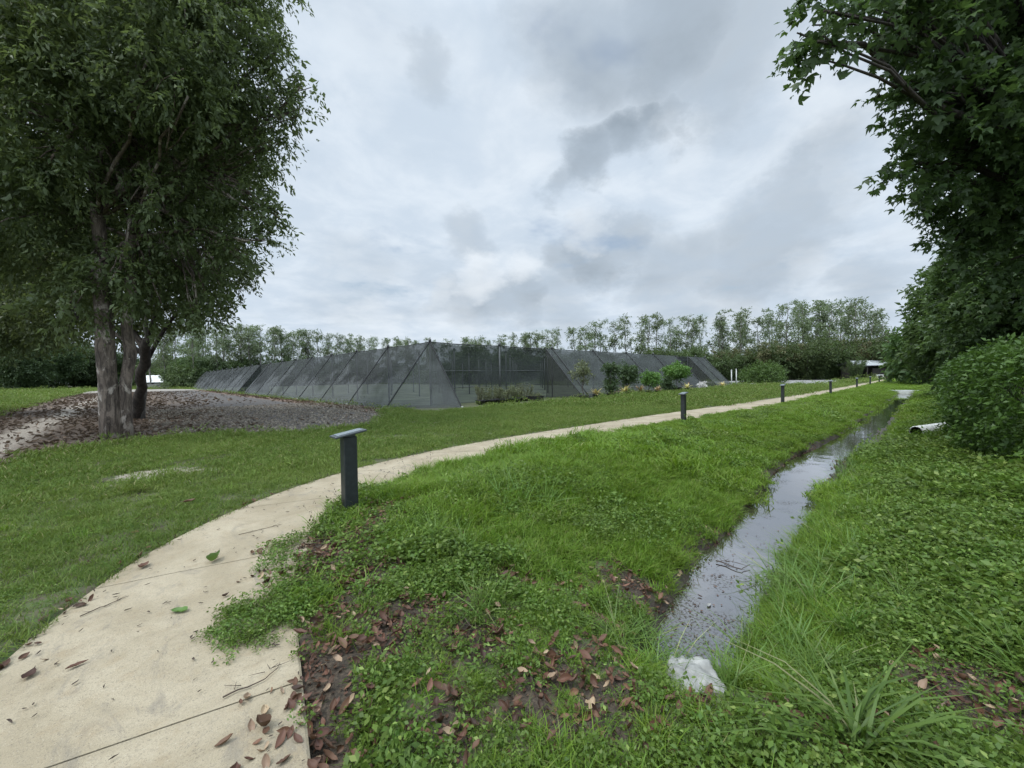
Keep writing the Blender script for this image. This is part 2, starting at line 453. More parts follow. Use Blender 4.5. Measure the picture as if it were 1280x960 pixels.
M = {
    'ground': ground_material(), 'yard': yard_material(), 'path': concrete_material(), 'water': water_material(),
    'bark': bark_material('paper_bark', (.04, .03, .024), (.19, .152, .122), (.38, .335, .29), .54),
    'bark_dark': bark_material('dark_bark', (.02, .016, .013), (.06, .048, .038), (.10, .08, .065), .64),
    'bark_pale': bark_material('pale_bark', (.10, .095, .085), (.20, .19, .17), (.30, .29, .27)),
    'leaf_big': leaf_mat('shade_tree_leaf', (.078, .108, .05), (.172, .215, .082), .45, .5),
    'leaf_right': leaf_mat('broad_leaf', (.045, .085, .03), (.10, .165, .052), .4, .45, (.13, .19, .035)),
    'leaf_mid': leaf_mat('roadside_leaf', (.05, .09, .032), (.115, .18, .055), .4, .45, (.17, .24, .06)),
    'leaf_under': leaf_mat('thicket_leaf', (.06, .095, .04), (.125, .175, .07), .35, .55),
    'leaf_gum': leaf_mat('gum_leaf', (.11, .15, .08), (.19, .235, .13), .35, .55),
    'leaf_far': leaf_mat('dense_leaf', (.04, .07, .03), (.09, .135, .052), .35, .55),
    'leaf_bamboo': leaf_mat('bamboo_leaf', (.045, .072, .024), (.10, .14, .05), .35, .55),
    'leaf_straw': leaf_mat('bamboo_straw', (.08, .09, .038), (.18, .168, .085), .28, .7),
    'leaf_hedge': leaf_mat('hedge_leaf', (.04, .08, .016), (.10, .17, .032), .3, .42),
    'leaf_shrub': leaf_mat('shrub_leaf', (.05, .10, .022), (.12, .20, .05), .3, .45),
    'leaf_bright': leaf_mat('bright_shrub_leaf', (.07, .15, .03), (.17, .28, .07), .3, .45),
    'leaf_olive': leaf_mat('olive_seedling_leaf', (.09, .11, .05), (.19, .20, .11), .25, .6),
    'lawn': leaf_mat('lawn_blade', (.062, .112, .018), (.155, .21, .048), .35, .6, (.23, .21, .10), .2),
    'bank': leaf_mat('bank_blade', (.055, .122, .011), (.16, .25, .027), .38, .5, (.22, .23, .08), .25),
    'reed': leaf_mat('long_blade', (.06, .12, .022), (.14, .23, .05), .38, .45, (.28, .28, .14), .3),
    'weed': leaf_mat('weed_leaf', (.042, .088, .015), (.135, .205, .036), .35, .5, (.21, .28, .07), .3),
    'dead': leaf_mat('dead_leaf', (.028, .016, .011), (.17, .086, .053), .1, .6, (.30, .22, .145), .3),
    'stone': leaf_mat('loose_stone', (.07, .06, .047), (.25, .22, .178), 0, .9),
    'litter': leaf_mat('yard_litter', (.045, .03, .021), (.19, .135, .095), .08, .7),
    'twig': plain('twig', (.055, .04, .03), .9, .3, 20),
    'bollard': plain('bollard_steel', (.018, .022, .023), .42, .25, 14, 0, .05),
    'cap': plain('bollard_cap_steel', (.05, .058, .062), .38, .15, 14),
    'panel': plain('solar_panel', (.10, .125, .135), .22, .1, 30, 0, 0, .6),
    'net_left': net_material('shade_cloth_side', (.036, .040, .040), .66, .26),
    'net_right': net_material('shade_cloth_front', (.044, .050, .048), .76),
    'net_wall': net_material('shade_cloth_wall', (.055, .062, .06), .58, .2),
    'net_roof': net_material('shade_cloth_roof', (.06, .065, .065), .5),
    'pole': plain('galvanised_pole', (.10, .105, .105), .5, .2, 9, .3),
    'cable': plain('dark_cable', (.02, .022, .023), .7, .2),
    'pot': plain('black_pot', (.013, .013, .014), .5, .3, 12),
    'brom_y': leaf_mat('bromeliad_yellow', (.42, .36, .12), (.60, .55, .30), .2, .4, (.40, .12, .06)),
    'brom_r': leaf_mat('bromeliad_red', (.34, .19, .10), (.52, .46, .28), .2, .4, (.34, .08, .05)),
    'white': plain('white_paint', (.72, .73, .72), .5, .08, 3),
    'pvc': plain('white_pvc', (.46, .48, .46), .45, .12, 6),
    'flower': leaf_mat('white_flower', (.55, .53, .55), (.75, .73, .74), .2, .6),
    'tarp': plain('pale_bag', (.23, .23, .215), .55, .3, 9, 0, .3),
    'pipe': plain('corrugated_pipe', (.62, .62, .58), .5, .18, 7),
    'conc': plain('grey_concrete', (.36, .36, .33), .85, .2, 5, 0, .3),
    'roof': plain('metal_roof', (.36, .38, .39), .4, .15, 1.5),
    'hutwall': plain('dark_timber', (.030, .027, .024), .8, .3, 3),
    'timber': plain('weathered_fence', (.20, .20, .185), .85, .25, 4),
    'glass': plain('dark_window', (.02, .024, .028), .15, .1, 3),
    'clay': plain('mud_crumb', (.04, .03, .022), .8, .3, 9),
    'dirtroad': plain('pale_road', (.30, .275, .23), .95, .15, .4),
    'floor': plain('nursery_gravel', (.115, .135, .085), .95, .5, .45),
    'greylot': plain('grey_gravel', (.19, .19, .18), .95, .2, 1.2),
}


# ------------------------------------------------------------------ ground, path, water
def graded(lo, a, b, hi, step, grow=1.09):
    xs = list(np.arange(a, b, step))
    d = step
    while xs[-1] < hi: d *= grow; xs.append(xs[-1] + d)
    d = step; pre = [a]
    while pre[-1] > lo: d *= grow; pre.append(pre[-1] - d)
    return np.array(pre[:0:-1] + xs)


gx = graded(-700, -2.5, 18, 1500, .075, 1.07)
gy = graded(-700, -3.5, 11, 1500, .075, 1.07)
GX, GY = np.meshgrid(gx, gy, indexing='ij')
GZ = height(GX, GY)
inp = in_poly(GX, GY, PATH_POLY) & (np.hypot(GX, GY) < 260)
GZ = np.where(inp, -.06, GZ)
nx, ny = GX.shape
I = np.arange(nx * ny).reshape(nx, ny)
Q = np.stack([I[:-1, :-1], I[1:, :-1], I[1:, 1:], I[:-1, 1:]], -1).reshape(-1, 4)
ground = obj('ground', make_mesh('ground', np.stack([GX, GY, GZ], -1), Q, M['ground'], True))
tag(ground, 'grassy ground with soil, sandy patches and the muddy ditch', 'ground', kind='structure')


def bare_mask(x, y):
    """dead leaves and bare soil between the weeds"""
    b = np.zeros(np.shape(x))
    for px, py, r, a in ((400, 715, .55, 1), (470, 800, .38, .95), (600, 795, .3, .8), (690, 830, .25, .75), (560, 900, .22, .75), (385, 890, .34, 1.2), (395, 830, .25, 1.1), (375, 950, .3, 1.1), (345, 715, .3, 1.1), (440, 740, .3, .9), (420, 790, .25, .9), (450, 760, .3, .5),
                         (740, 815, .2, .75), (780, 700, .35, .8), (1240, 870, .36, .85), (1110, 925, .2, .7), (1250, 850, .25, .8), (880, 900, .25, .5), (1000, 910, .2, .6),
                         (800, 780, .3, .8), (660, 870, .25, .6), (520, 860, .25, .5), (480, 930, .25, .4), (780, 900, .2, .6)):
        cx, cy = ground_point(px, py, -.08)
        b = np.maximum(b, a * gauss(x, y, cx, cy, r))
    b = b * (.55 + 1.2 * fbm(x, y, .22, 77))
    b = np.maximum(b, .9 * sstep(3.2, 2.6, x) * (y > .5) * sstep(.55, .70, fbm(x, y, .4, 177)))
    return np.clip(b, 0, 1.2)


def sand_mask(x, y):
    b = np.zeros(np.shape(x))
    for px, py, rx, ry in ((190, 592, .55, .35), (255, 588, .35, .2), (130, 608, .2, .12)):
        cx, cy = ground_point(px, py)
        b = np.maximum(b, gauss(x, y, cx, cy, rx * 1.3, ry * 1.6))
    return np.clip(b * (.35 + 1.2 * fbm(x, y, .35, 57)), 0, 1)


def mud_mask(x, y, z):
    return sstep(-.30, -.43, z) * sstep(70, 30, np.hypot(x, y))


mk = np.zeros((nx * ny, 4), np.float32); mk[:, 3] = 1
near = np.hypot(GX, GY) < 60
mk[:, 0] = (bare_mask(GX, GY) * near).ravel()
mk[:, 1] = (sand_mask(GX, GY) * near).ravel()
mk[:, 2] = mud_mask(GX, GY, GZ).ravel()
ca = ground.data.color_attributes.new('mask', 'FLOAT_COLOR', 'POINT')
ca.data.foreach_set('color', mk.ravel())

# path: cast slabs with open joints
n_s = 900
PLr, PRr = resample(PL, n_s), resample(PR, n_s)
arc = np.concatenate([[0], np.cumsum(np.linalg.norm(np.diff((PLr + PRr) / 2, axis=0), axis=1))])


def path_at(a):
    return np.array([[np.interp(a, arc, P[:, k]) for k in (0, 1)] for P in (PLr, PRr)])


mid = (PLr + PRr) / 2
jt = float(arc[np.argmin(np.hypot(mid[:, 0] - .1, mid[:, 1] - 2.5))])
pm = MB(); a0 = jt - 1.9 * 3
while a0 < arc[-1] - 3:
    st = 1.9
    m_ = 7
    top = []
    for t in np.linspace(a0 + .006, a0 + st - .006, m_):
        L_, R_ = path_at(max(t, 0))
        z = .012 + .004 * math.sin(a0 * 3.1)
        n_ = unit(L_ - R_)
        top.append([(*(L_ + n_ * .0), -.08), (*L_, z - .008), (*(L_ - n_ * .012), z), (*(L_ * .66 + R_ * .34), z + .004), (*(L_ * .33 + R_ * .67), z + .004), (*(R_ + n_ * .012), z), (*R_, z - .008), (*R_, -.08)])
    G = np.array(top)
    e0 = G[:1].copy(); e0[..., 2] = -.08
    e1 = G[-1:].copy(); e1[..., 2] = -.08
    lip0 = G[:1].copy(); lip0[..., 2] -= .004
    lip1 = G[-1:].copy(); lip1[..., 2] -= .004
    pm.sheet(np.concatenate([e0, lip0, G[1:-1], lip1, e1])[:, ::-1])
    a0 += st
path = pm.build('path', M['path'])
tag(path, 'pale concrete footpath of cast slabs curving towards the trees', 'path', kind='structure')

wx = graded(2.0, 2.2, 20, 50.4, .2, 1.05); wx = wx[wx < 50.6]
wm = MB().sheet(np.array([[(x, y, -.5) for y in np.linspace(.55, 3.1, 8)] for x in wx]))
water = wm.build('water', M['water'])
tag(water, 'still brown ditch water reflecting the grey sky', 'water', kind='structure')
for f in water.data.polygons: pass
water.data.flip_normals() if water.data.polygons[0].normal.z < 0 else None
path.data.update()


def flat_sheet(name, P, z, mat, label):
    me = make_mesh(name, [(x, y, z) for x, y in P], [list(range(len(P)))], mat)
    if me.polygons[0].normal.z < 0: me.flip_normals()
    o = obj(name, me)
    return tag(o, label, name.replace('_', ' '), kind='structure')


flat_sheet('gravel_yard', YARD_POLY, .008, M['yard'], 'dark gravel and leaf strewn yard left of the shade cloth house')
flat_sheet('nursery_floor', np.array([(10.2, 20.3), (12.7, 20.3), (12.7, 20.05), (52.6, 20.05), (52.6, 115.6), (10.2, 115.6)]), .01, M['floor'], 'pale weedy gravel floor under the shade cloth')
flat_sheet('dirt_road', np.array([(-60, 112.5), (9, 112.5), (9, 117.5), (60, 118), (60, 122), (-60, 121)]), .02, M['dirtroad'], 'pale dirt road crossing far behind the yard')
flat_sheet('gravel_lot', ragged(np.array([(60, 9), (64, 22), (75, 30), (120, 30), (112, 9.0), (90, 8.0), (75, 8.2)]), .4, 2, 9), .012, M['greylot'], 'grey gravel lot in front of the bamboo')
flat_sheet('far_road', np.array([(172, -30), (178, -30), (182, 30), (176, 30)]), .02, M['dirtroad'], 'pale road crossing at the end of the path')


# ------------------------------------------------------------------ foliage builders
def leaves(pos, ldir, size, width=.42, fold=.12, lobes=False, rnd=None):
    """kite-shaped leaves at pos pointing along ldir; returns verts, quads, tint"""
    n = len(pos); size = np.broadcast_to(np.asarray(size, float), (n,))[:, None]
    ldir = unit(ldir)
    side = unit(np.cross(ldir, unit(rng.normal(size=(n, 3)) + np.array([0, 0, 1.2]))))
    up = np.cross(side, ldir)
    tint = rng.random(n) if rnd is None else rnd
    def kite(d, s, sz, w):
        b = pos; t = pos + d * sz - up * sz * fold
        l = pos + d * sz * .45 + s * sz * w * .5 + up * sz * fold
        r = pos + d * sz * .45 - s * sz * w * .5 + up * sz * fold
        return np.stack([b, r, t, l], 1)
    if lobes:
        K = [kite(ldir, side, size, width)]
        for sg in (1, -1):
            d2 = unit(ldir * .62 + side * sg * .8); s2 = unit(side * .62 - ldir * sg * .8)
            K.append(kite(d2, s2, size * .72, width))
        V = np.concatenate(K); tint = np.tile(tint, 3)
    else:
        V = kite(ldir, side, size, width)
    m = len(V)
    return V.reshape(-1, 3), np.arange(m * 4).reshape(m, 4), tint


def sprigs(O, D, L, k, leaf, droop=.5, width=.42, lobes=False, spread=.9, size_var=.35):
    """leafy twigs: k leaves along each"""
    O = np.asarray(O); s = len(O)
    L = np.broadcast_to(np.asarray(L, float), (s,))
    t = rng.uniform(.08, 1, (s, k)); tl = t * L[:, None]
    P = O[:, None] + D[:, None] * tl[..., None]
    P[..., 2] -= droop * tl * t
    P += rng.normal(size=P.shape) * (leaf * .45)
    ld = D[:, None] * .55 + rng.normal(size=P.shape) * spread * .6 + np.array([0, 0, -droop * .9])
    base = rng.random((s, 1)) * .6 + rng.random((s, k)) * .4
    sz = leaf * (1 + size_var * rng.normal(size=(s, k))).clip(.5, 1.6)
    return leaves(P.reshape(-1, 3), ld.reshape(-1, 3), sz.ravel(), width, .1, lobes, base.ravel())


def join(parts):
    V, F, T = [], [], []; n = 0
    for v, f, t in parts:
        V.append(v); F.append(f + n); T.append(t); n += len(v)
    return np.concatenate(V), np.concatenate(F), np.concatenate(T)


def lobe_points(lobes, dens, shell=.55, squash=.85):
    """twig origins spread through the lobes of a crown, denser near their skin; directions outward"""
    O, D = [], []
    for c, r in lobes:
        n = max(6, int(dens * r * r))
        d = unit(rng.normal(size=(n, 3)))
        q = shell + (1 - shell) * rng.random(n) ** .7
        bumpy = .78 + .44 * vnoise(d[:, 0] * 3 + c[0], d[:, 1] * 3 + d[:, 2] * 2.3 + c[1], .8, 5)
        p = d * (r * q * bumpy)[:, None]; p[:, 2] *= squash
        O.append(np.asarray(c) + p); D.append(unit(d + rng.normal(size=d.shape) * .45))
    return np.concatenate(O), np.concatenate(D)


def limb(mb, a, b, r0, r1, sag=.0, wob=.12, n=7, sides=7):
    a = np.asarray(a, float); b = np.asarray(b, float)
    t = np.linspace(0, 1, n)[:, None]
    P = a + (b - a) * t; L = np.linalg.norm(b - a)
    P = P + np.sin(t * PI) * np.array([0, 0, 1.]) * sag * L
    P[1:-1] += rng.normal(size=(n - 2, 3)) * wob * L / n
    mb.tube(P, np.linspace(r0, r1, n), sides)
    return P


def crown_tree(name, base, trunks, lobes, leaf_m, bark_m, dens, k, leaf, L, label, cat='tree', group=None, droop=.5, lobed=False, width=.42, squash=.85, filler=0):
    """trunks: list of (foot offset, fork point (world), foot radius, fork radius); lobes: (world centre, radius)"""
    base = np.asarray(base, float)
    root = empty(name, base, 0, label, cat, group)
    for i, (off, fork, r0, r1) in enumerate(trunks):
        mb = MB()
        a = np.array([off[0], off[1], -.15]); f = np.asarray(fork) - base
        n = 12; t = np.linspace(0, 1, n)[:, None]
        P = a + (f - a) * t; P[1:-1, :2] += rng.normal(size=(n - 2, 2)) * .035
        rr = r1 + (r0 - r1) * (1 - t[:, 0]) ** .8; rr[0] *= 1.2; rr[1] *= 1.04
        rr *= 1 + .07 * rng.normal(size=n)
        mb.tube(P, rr, 14)
        mine = [l for j, l in enumerate(lobes) if j % len(trunks) == i]
        for c, r in mine:
            s_ = P[rng.integers(int(n * .6), n)]
            limb(mb, s_, np.asarray(c) - base, r1 * .55, .025, .06)
            for _ in range(3):
                q = np.asarray(c) - base + rng.normal(size=3) * r * .45
                limb(mb, (s_ * .35 + (np.asarray(c) - base) * .65), q, r1 * .2, .012, .03, n=5, sides=5)
        mb.build('trunk', M['bark_pale'] if r0 < .1 else bark_m, root, True)
    O, D = lobe_points(lobes, dens, .5, squash)
    parts = [sprigs(O - base, D, L, k, leaf, droop, width, lobed)]
    if filler:
        O2, D2 = lobe_points([(c, r * .8) for c, r in lobes], filler, .1, squash)
        parts.append(sprigs(O2 - base, D2, L, 10, leaf * 1.15, droop, .6, lobed))
    V, F, T = join(parts)
    obj('crown', make_mesh('crown', V, F, leaf_m, False, T), root)
    return root


def copy_tree(o, parent=None):
    c = o.copy(); COL.objects.link(c)
    if parent: c.parent = parent
    for ch in list(o.children): copy_tree(ch, c)
    return c


def px_lobes(L, dpt=0):
    return [(view_point(x, y, d + dpt), r / 500 * d) for x, y, d, r in L]


# ------------------------------------------------------------------ trees beside the camera
gp = ground_point(140, 548)
crown_tree('shade_tree', (gp[0], gp[1], 0),
           [((0, 0), view_point(112, 110, 11.4), .25, .10), ((.30, .08), view_point(166, 150, 11.8), .155, .09)],
           px_lobes([(140, 30, 10.5, 112), (250, 50, 10.8, 75), (295, 105, 12.2, 45), (262, 225, 12.6, 50), (215, 190, 12.4, 70), (35, 140, 10.6, 100), (232, 300, 12.8, 45),
                     (190, 335, 12.4, 32), (60, 300, 11.6, 70), (-5, 250, 10.8, 85), (285, 25, 12.0, 48), (130, -110, 11, 140), (260, -80, 11.5, 85),
                     (-90, 120, 11, 140), (-80, -80, 11.5, 140), (100, 60, 14.4, 140), (190, 130, 14.4, 95), (88, 372, 10.8, 30), (200, 375, 12.2, 24), (150, 340, 11.0, 24), (120, 330, 11.2, 22),
                     (376, 108, 12.4, 13), (368, 138, 12.5, 14), (345, 120, 12.4, 20), (350, 62, 12.3, 11), (328, 44, 12.2, 16), (345, 178, 12.5, 13), (325, 195, 12.6, 19), (318, 238, 12.4, 14),
                     (348, 272, 12.4, 11), (318, 268, 12.4, 22), (332, 300, 12.4, 10), (300, 322, 12.4, 15), (280, 350, 12.5, 12), (258, 368, 12.5, 12), (248, 392, 12.4, 6), (235, 345, 12.8, 20), (310, 10, 12.2, 14), (278, 300, 12.4, 24), (305, 160, 12.3, 24),
                     (185, 75, 9.8, 45), (235, 120, 10.2, 36), (90, 90, 9.8, 45), (50, 60, 9.8, 50), (60, 205, 10.2, 35), (205, 250, 11.2, 26)]),
           M['leaf_big'], M['bark'], 95, 26, .14, .62, 'big shade tree with two flaking trunks by the leaf strewn track', droop=.6, width=.36, filler=5)
b2 = ground_point(168, 524)
crown_tree('shade_tree', (b2[0], b2[1], 0),
           [((0, 0), view_point(184, 425, 15.6), .2, .15), ((.25, -.24), view_point(190, 290, 15.3), .08, .055)],
           px_lobes([(235, 305, 17, 55), (200, 368, 17.5, 42), (275, 335, 17.5, 36), (215, 240, 18, 70), (120, 330, 18, 65), (255, 180, 18, 70), (160, 400, 18, 30), (255, 385, 17, 22), (60, 380, 18.5, 45)]),
           M['leaf_big'], M['bark_dark'], 90, 22, .16, .6, 'shade tree behind the two trunked one, with a dark leaning stem', droop=.45, filler=14)
crown_tree('shade_tree', (*[view_point(-70, 500, 20)[k] for k in (0, 1)], 0),
           [((0, 0), view_point(-60, 300, 20), .3, .18)],
           px_lobes([(10, 340, 20, 70), (-50, 240, 20, 110), (60, 395, 22, 38), (-90, 380, 20, 70), (30, 260, 21, 70), (5, 405, 20, 30)]),
           M['leaf_big'], M['bark'], 90, 20, .19, .9, 'leafy tree at the left edge beyond the track', droop=.4, filler=10)

rt = view_point(1390, 520, 8.5)
crown_tree('roadside_tree', (rt[0], rt[1], .2), [((0, 0), view_point(1380, 120, 8.6), .28, .18)],
           px_lobes([(1320, 110, 8.2, 115), (1270, -10, 8.2, 100), (1180, -25, 7.2, 55), (1092, -10, 7.0, 32), (1030, 14, 6.8, 24), (1022, 52, 6.8, 12), (1150, 40, 7.2, 32), (1195, 120, 7.6, 50), (1142, 112, 7.5, 20), (1185, 195, 8.2, 38),
                     (1262, 215, 8.6, 72), (1215, 265, 9, 30), (1310, 300, 8.6, 62), (1194, 300, 9.2, 14), (1410, 0, 8.4, 140), (1410, 200, 8.8, 110), (1340, -130, 8.2, 130), (1215, -120, 7.6, 90), (1132, 205, 8.2, 8), (1260, 130, 7.6, 42)]),
           M['leaf_right'], M['bark_dark'], 150, 16, .12, .5, 'near dark broad leaved tree overhanging the top right', lobed=True, droop=.4, width=.44, filler=8)
r2 = view_point(1300, 520, 14)
crown_tree('roadside_tree', (r2[0], r2[1], .2), [((0, 0), view_point(1290, 330, 14), .22, .14)],
           px_lobes([(1275, 370, 14, 62), (1222, 345, 15, 32), (1215, 395, 16, 36), (1250, 300, 14.5, 44), (1310, 330, 14, 70), (1350, 250, 14, 80), (1240, 425, 15, 32), (1190, 338, 15.5, 15), (1280, 420, 14, 36)]),
           M['leaf_mid'], M['bark_dark'], 120, 16, .15, .6, 'second broad leaved tree along the right, behind the trimmed hedge', lobed=True, droop=.4, filler=8)
r3 = view_point(1215, 490, 25)
crown_tree('roadside_tree', (r3[0], r3[1], .2), [((0, 0), view_point(1210, 400, 25), .25, .15)],
           px_lobes([(1182, 362, 24, 20), (1184, 405, 24, 28), (1210, 425, 23, 36), (1205, 370, 25, 42), (1170, 438, 26, 20), (1240, 400, 25, 40), (1186, 452, 25, 18)]),
           M['leaf_mid'], M['bark_dark'], 60, 20, .30, .9, 'third tree along the right, its crown reaching the ground', droop=.4, filler=14)
r4 = view_point(1160, 478, 45)
crown_tree('roadside_tree', (r4[0], r4[1], .2), [((0, 0), view_point(1160, 440, 45), .25, .15)],
           px_lobes([(1145, 425, 45, 20), (1150, 452, 45, 17), (1132, 442, 50, 14), (1172, 440, 45, 22), (1128, 458, 50, 10), (1165, 462, 46, 12)]),
           M['leaf_mid'], M['bark_dark'], 24, 20, .50, 1.2, 'farthest tree along the right, rounded crown near the path end', droop=.35, filler=8)


# ------------------------------------------------------------------ far trees
def gum_variant(h, seed):
    """slender tree: bare lower stem, rising limbs, tufted open crown"""
    mb = MB(); O = []; D = []
    lean = rng.normal(size=2) * h * .03
    P = np.array([(lean[0] * t, lean[1] * t, h * .93 * t - .3 * (t == 0)) for t in np.linspace(0, 1, 9)])
    P[1:, :2] += rng.normal(size=(8, 2)) * .1
    mb.tube(P, np.linspace(.17, .03, 9), 6)
    for k in range(15):
        t = rng.uniform(.28, .97); s_ = P[0] + (P[-1] - P[0]) * t
        a = rng.uniform(0, 2 * PI); ln = h * rng.uniform(.10, .19) * (1.25 - .6 * t)
        e = s_ + np.array([math.cos(a) * ln * .6, math.sin(a) * ln * .6, ln * rng.uniform(.5, 1.0)])
        limb(mb, s_, e, .05, .012, 0, .12, 5, 4)
        m = int(rng.integers(5, 10))
        O.append(e + rng.normal(size=(m, 3)) * np.array([.5, .5, .42]) * h * .05); D.append(unit(rng.normal(size=(m, 3)) + np.array([0, 0, .4])))
    m = 7
    O.append(P[-1] + rng.normal(size=(m, 3)) * np.array([.35, .35, .6]) * h * .045); D.append(unit(rng.normal(size=(m, 3)) + np.array([0, 0, .8])))
    V, F, T = sprigs(np.concatenate(O), np.concatenate(D), h * .075, 15, .34, .5, .40)
    return make_mesh('trunk', np.concatenate(mb.V), mb.F, M['bark_pale'], True), make_mesh('crown', V, F, M['leaf_gum'], False, T)


gums = [gum_variant(15, i) for i in range(7)]
def clear_of_house(px_, d):
    while True:
        p_ = view_point(px_, 470, d)
        if not (8 < p_[0] < 55 and 15 < p_[1] < 118): return d
        d += 2


prof = np.array([(150, 400), (215, 408), (250, 402), (330, 406), (400, 415), (450, 420), (520, 424), (600, 422), (680, 415), (720, 408), (760, 400), (800, 394), (840, 392), (880, 394), (920, 388), (960, 381), (1000, 376), (1040, 372), (1080, 376), (1105, 390), (1120, 420)])
SECT = [(0, 300, 'slim gum tree in the far row, seen between the shade tree and the net house', 'gum trees behind the far left end of the net house'),
        (300, 535, 'slim gum tree showing above the long left side of the net house', 'gum trees above the left side of the net house'),
        (535, 850, 'slim gum tree showing above the front side of the net house', 'gum trees above the front of the net house'),
        (850, 1400, 'tall gum tree standing behind the bamboo thickets on the right', 'gum trees behind the bamboo')]
px = 196.0
gi = 0
while px < 1118:
    for row in range(2 if px < 700 or rng.random() < .45 else 1):
        x = px + rng.uniform(-8, 8); d = clear_of_house(x, rng.uniform(92, 104)) + row * 12
        topy = np.interp(x, prof[:, 0], prof[:, 1]) + abs(rng.normal()) * (3.5 if x < 760 else 8) + (3 if row else 0) - 3
        p = view_point(x, topy, d); g_ = view_point(x, 470, d)
        t_, c_ = gums[gi % 7]; gi += 1
        s = p[2] / 15.0
        sec = next(q for q in SECT if q[0] <= x < q[1])
        root = empty('gum_tree', (g_[0], g_[1], 0), rng.uniform(0, 6.28), sec[2], 'tree', sec[3])
        w = max(s, .75) * rng.uniform(.8, 1.35)
        root.scale = (w, w, s)
        obj('trunk', t_, root); obj('crown', c_, root)
    px += 13 if px < 700 else 13.5


def bush_mesh(h, r, dens, leaf, k, mat, name='crown', droop=.4, squash=.9, low=.0, width=.42):
    lobes = []
    for _ in range(9):
        a = rng.uniform(0, 2 * PI); q = r * .6 * math.sqrt(rng.random()); rr = r * rng.uniform(.35, .6)
        lobes.append((np.array([math.cos(a) * q, math.sin(a) * q, rng.uniform(low + rr * .6, max(h - rr * .8, low + rr * .7))]), rr))
    lobes.append((np.array([0, 0, h * .5]), min(r * .75, h * .5)))
    O, D = lobe_points(lobes, dens, .4, squash)
    O[:, 2] = np.maximum(O[:, 2], .08 + low * .5)
    V, F, T = sprigs(O, D, leaf * 3.2, k, leaf, droop, width)
    return make_mesh(name, V, F, mat, False, T)


# underwood below the gum trees
under = [bush_mesh(5.5, 4.2, 26, .34, 14, M['leaf_under'], 'foliage') for _ in range(3)]
ustem = make_mesh('trunk', *[(np.concatenate(m_.V), m_.F) for m_ in [MB().tube([(0, 0, -.1), (.1, 0, 1.2), (.25, .1, 3)], [.16, .12, .05], 6)]][0], M['bark_dark'], True)
for i, x in enumerate(np.concatenate([np.arange(184, 262, 11), np.arange(262, 700, 24)])):
    x_ = x + rng.uniform(-5, 5); g_ = view_point(x_, 470, clear_of_house(x_, (88 if x_ > 224 else 107) + 9 * (i % 2)) + rng.uniform(0, 2))
    root = empty('bush', (g_[0], g_[1], 0), rng.uniform(0, 6), 'dark bush low under the far gum trees behind the net house', 'bush', 'bushes under the far gum trees')
    s = rng.uniform(1.0, 1.5); root.scale = (s, s, s * rng.uniform(.8, 1.15))
    obj('foliage', under[i % 3], root); obj('stem', ustem, root)
for i, x in enumerate(np.arange(690, 1010, 26)):
    g_ = view_point(x + rng.uniform(-6, 6), 470, 88 + rng.uniform(-5, 5))
    root = empty('bush', (g_[0], g_[1], 0), rng.uniform(0, 6), 'green bush in the thicket behind the front of the net house', 'bush', 'bushes of the thicket behind the net house')
    s = rng.uniform(.85, 1.2); root.scale = (s, s, s * rng.uniform(.9, 1.2))
    obj('foliage', under[i % 3], root); obj('stem', ustem, root)

# dark trees closing the field on the left
dense_c = [bush_mesh(13, 6.0, 16, .42, 16, M['leaf_far'], 'crown', low=.6) for _ in range(3)]
dense_t = make_mesh('trunk', *[(np.concatenate(m_.V), m_.F) for m_ in [MB().tube([(0, 0, -.2), (.1, 0, 3), (.3, .1, 9)], [.32, .24, .1], 8)]][0], M['bark_dark'], True)
for i, (x, d, s) in enumerate([(-60, 84, 1.0), (-15, 96, 1.15), (25, 86, .95), (62, 98, 1.05), (92, 108, .95), (120, 112, .9), (150, 118, .85), (176, 124, .7), (45, 112, 1.3), (0, 115, 1.35), (105, 125, 1.2), (-35, 112, 1.3)]):
    g_ = view_point(x, 480, d)
    root = empty('dense_tree', (g_[0], g_[1], 0), i * 1.7, 'dark bushy tree closing the grass field on the left', 'tree', 'dark trees beyond the left field')
    root.scale = (s, s, s)
    obj('crown', dense_c[i % 3], root); obj('trunk', dense_t, root)


# bamboo: fans of arching canes
def bamboo_meshes(h, n, straw):
    mb = MB(); O, D = [], []
    for k in range(n):
        a = rng.uniform(0, 2 * PI); r0 = rng.uniform(0, h * .14); b = np.array([math.cos(a) * r0, math.sin(a) * r0, -.1])
        out = rng.uniform(.05, .55) * h; hh = h * rng.uniform(.6, 1.0) * (1 - .12 * out / h)
        t = np.linspace(0, 1, 7)[:, None]
        P = b + np.concatenate([np.cos(a) * out * t ** 1.8, np.sin(a) * out * t ** 1.8, hh * (t - .12 * t ** 3)], 1)
        mb.tube(P, np.linspace(.05, .012, 7), 4)
        for q in range(15):
            u = rng.uniform(.1, 1); i = u * 6; j = int(min(i, 5)); p = P[j] + (P[j + 1] - P[j]) * (i - j)
            O.append(p); D.append(unit(rng.normal(size=3) * .8 + np.array([math.cos(a), math.sin(a), .35])))
    V, F, T = sprigs(np.array(O), np.array(D), h * .11, 12, .38, .55, .3)
    return (make_mesh('canes', np.concatenate(mb.V), mb.F, M['leaf_straw'] if straw else M['bark_dark'], True),
            make_mesh('foliage', V, F, M['leaf_straw'] if straw else M['leaf_bamboo'], False, T))


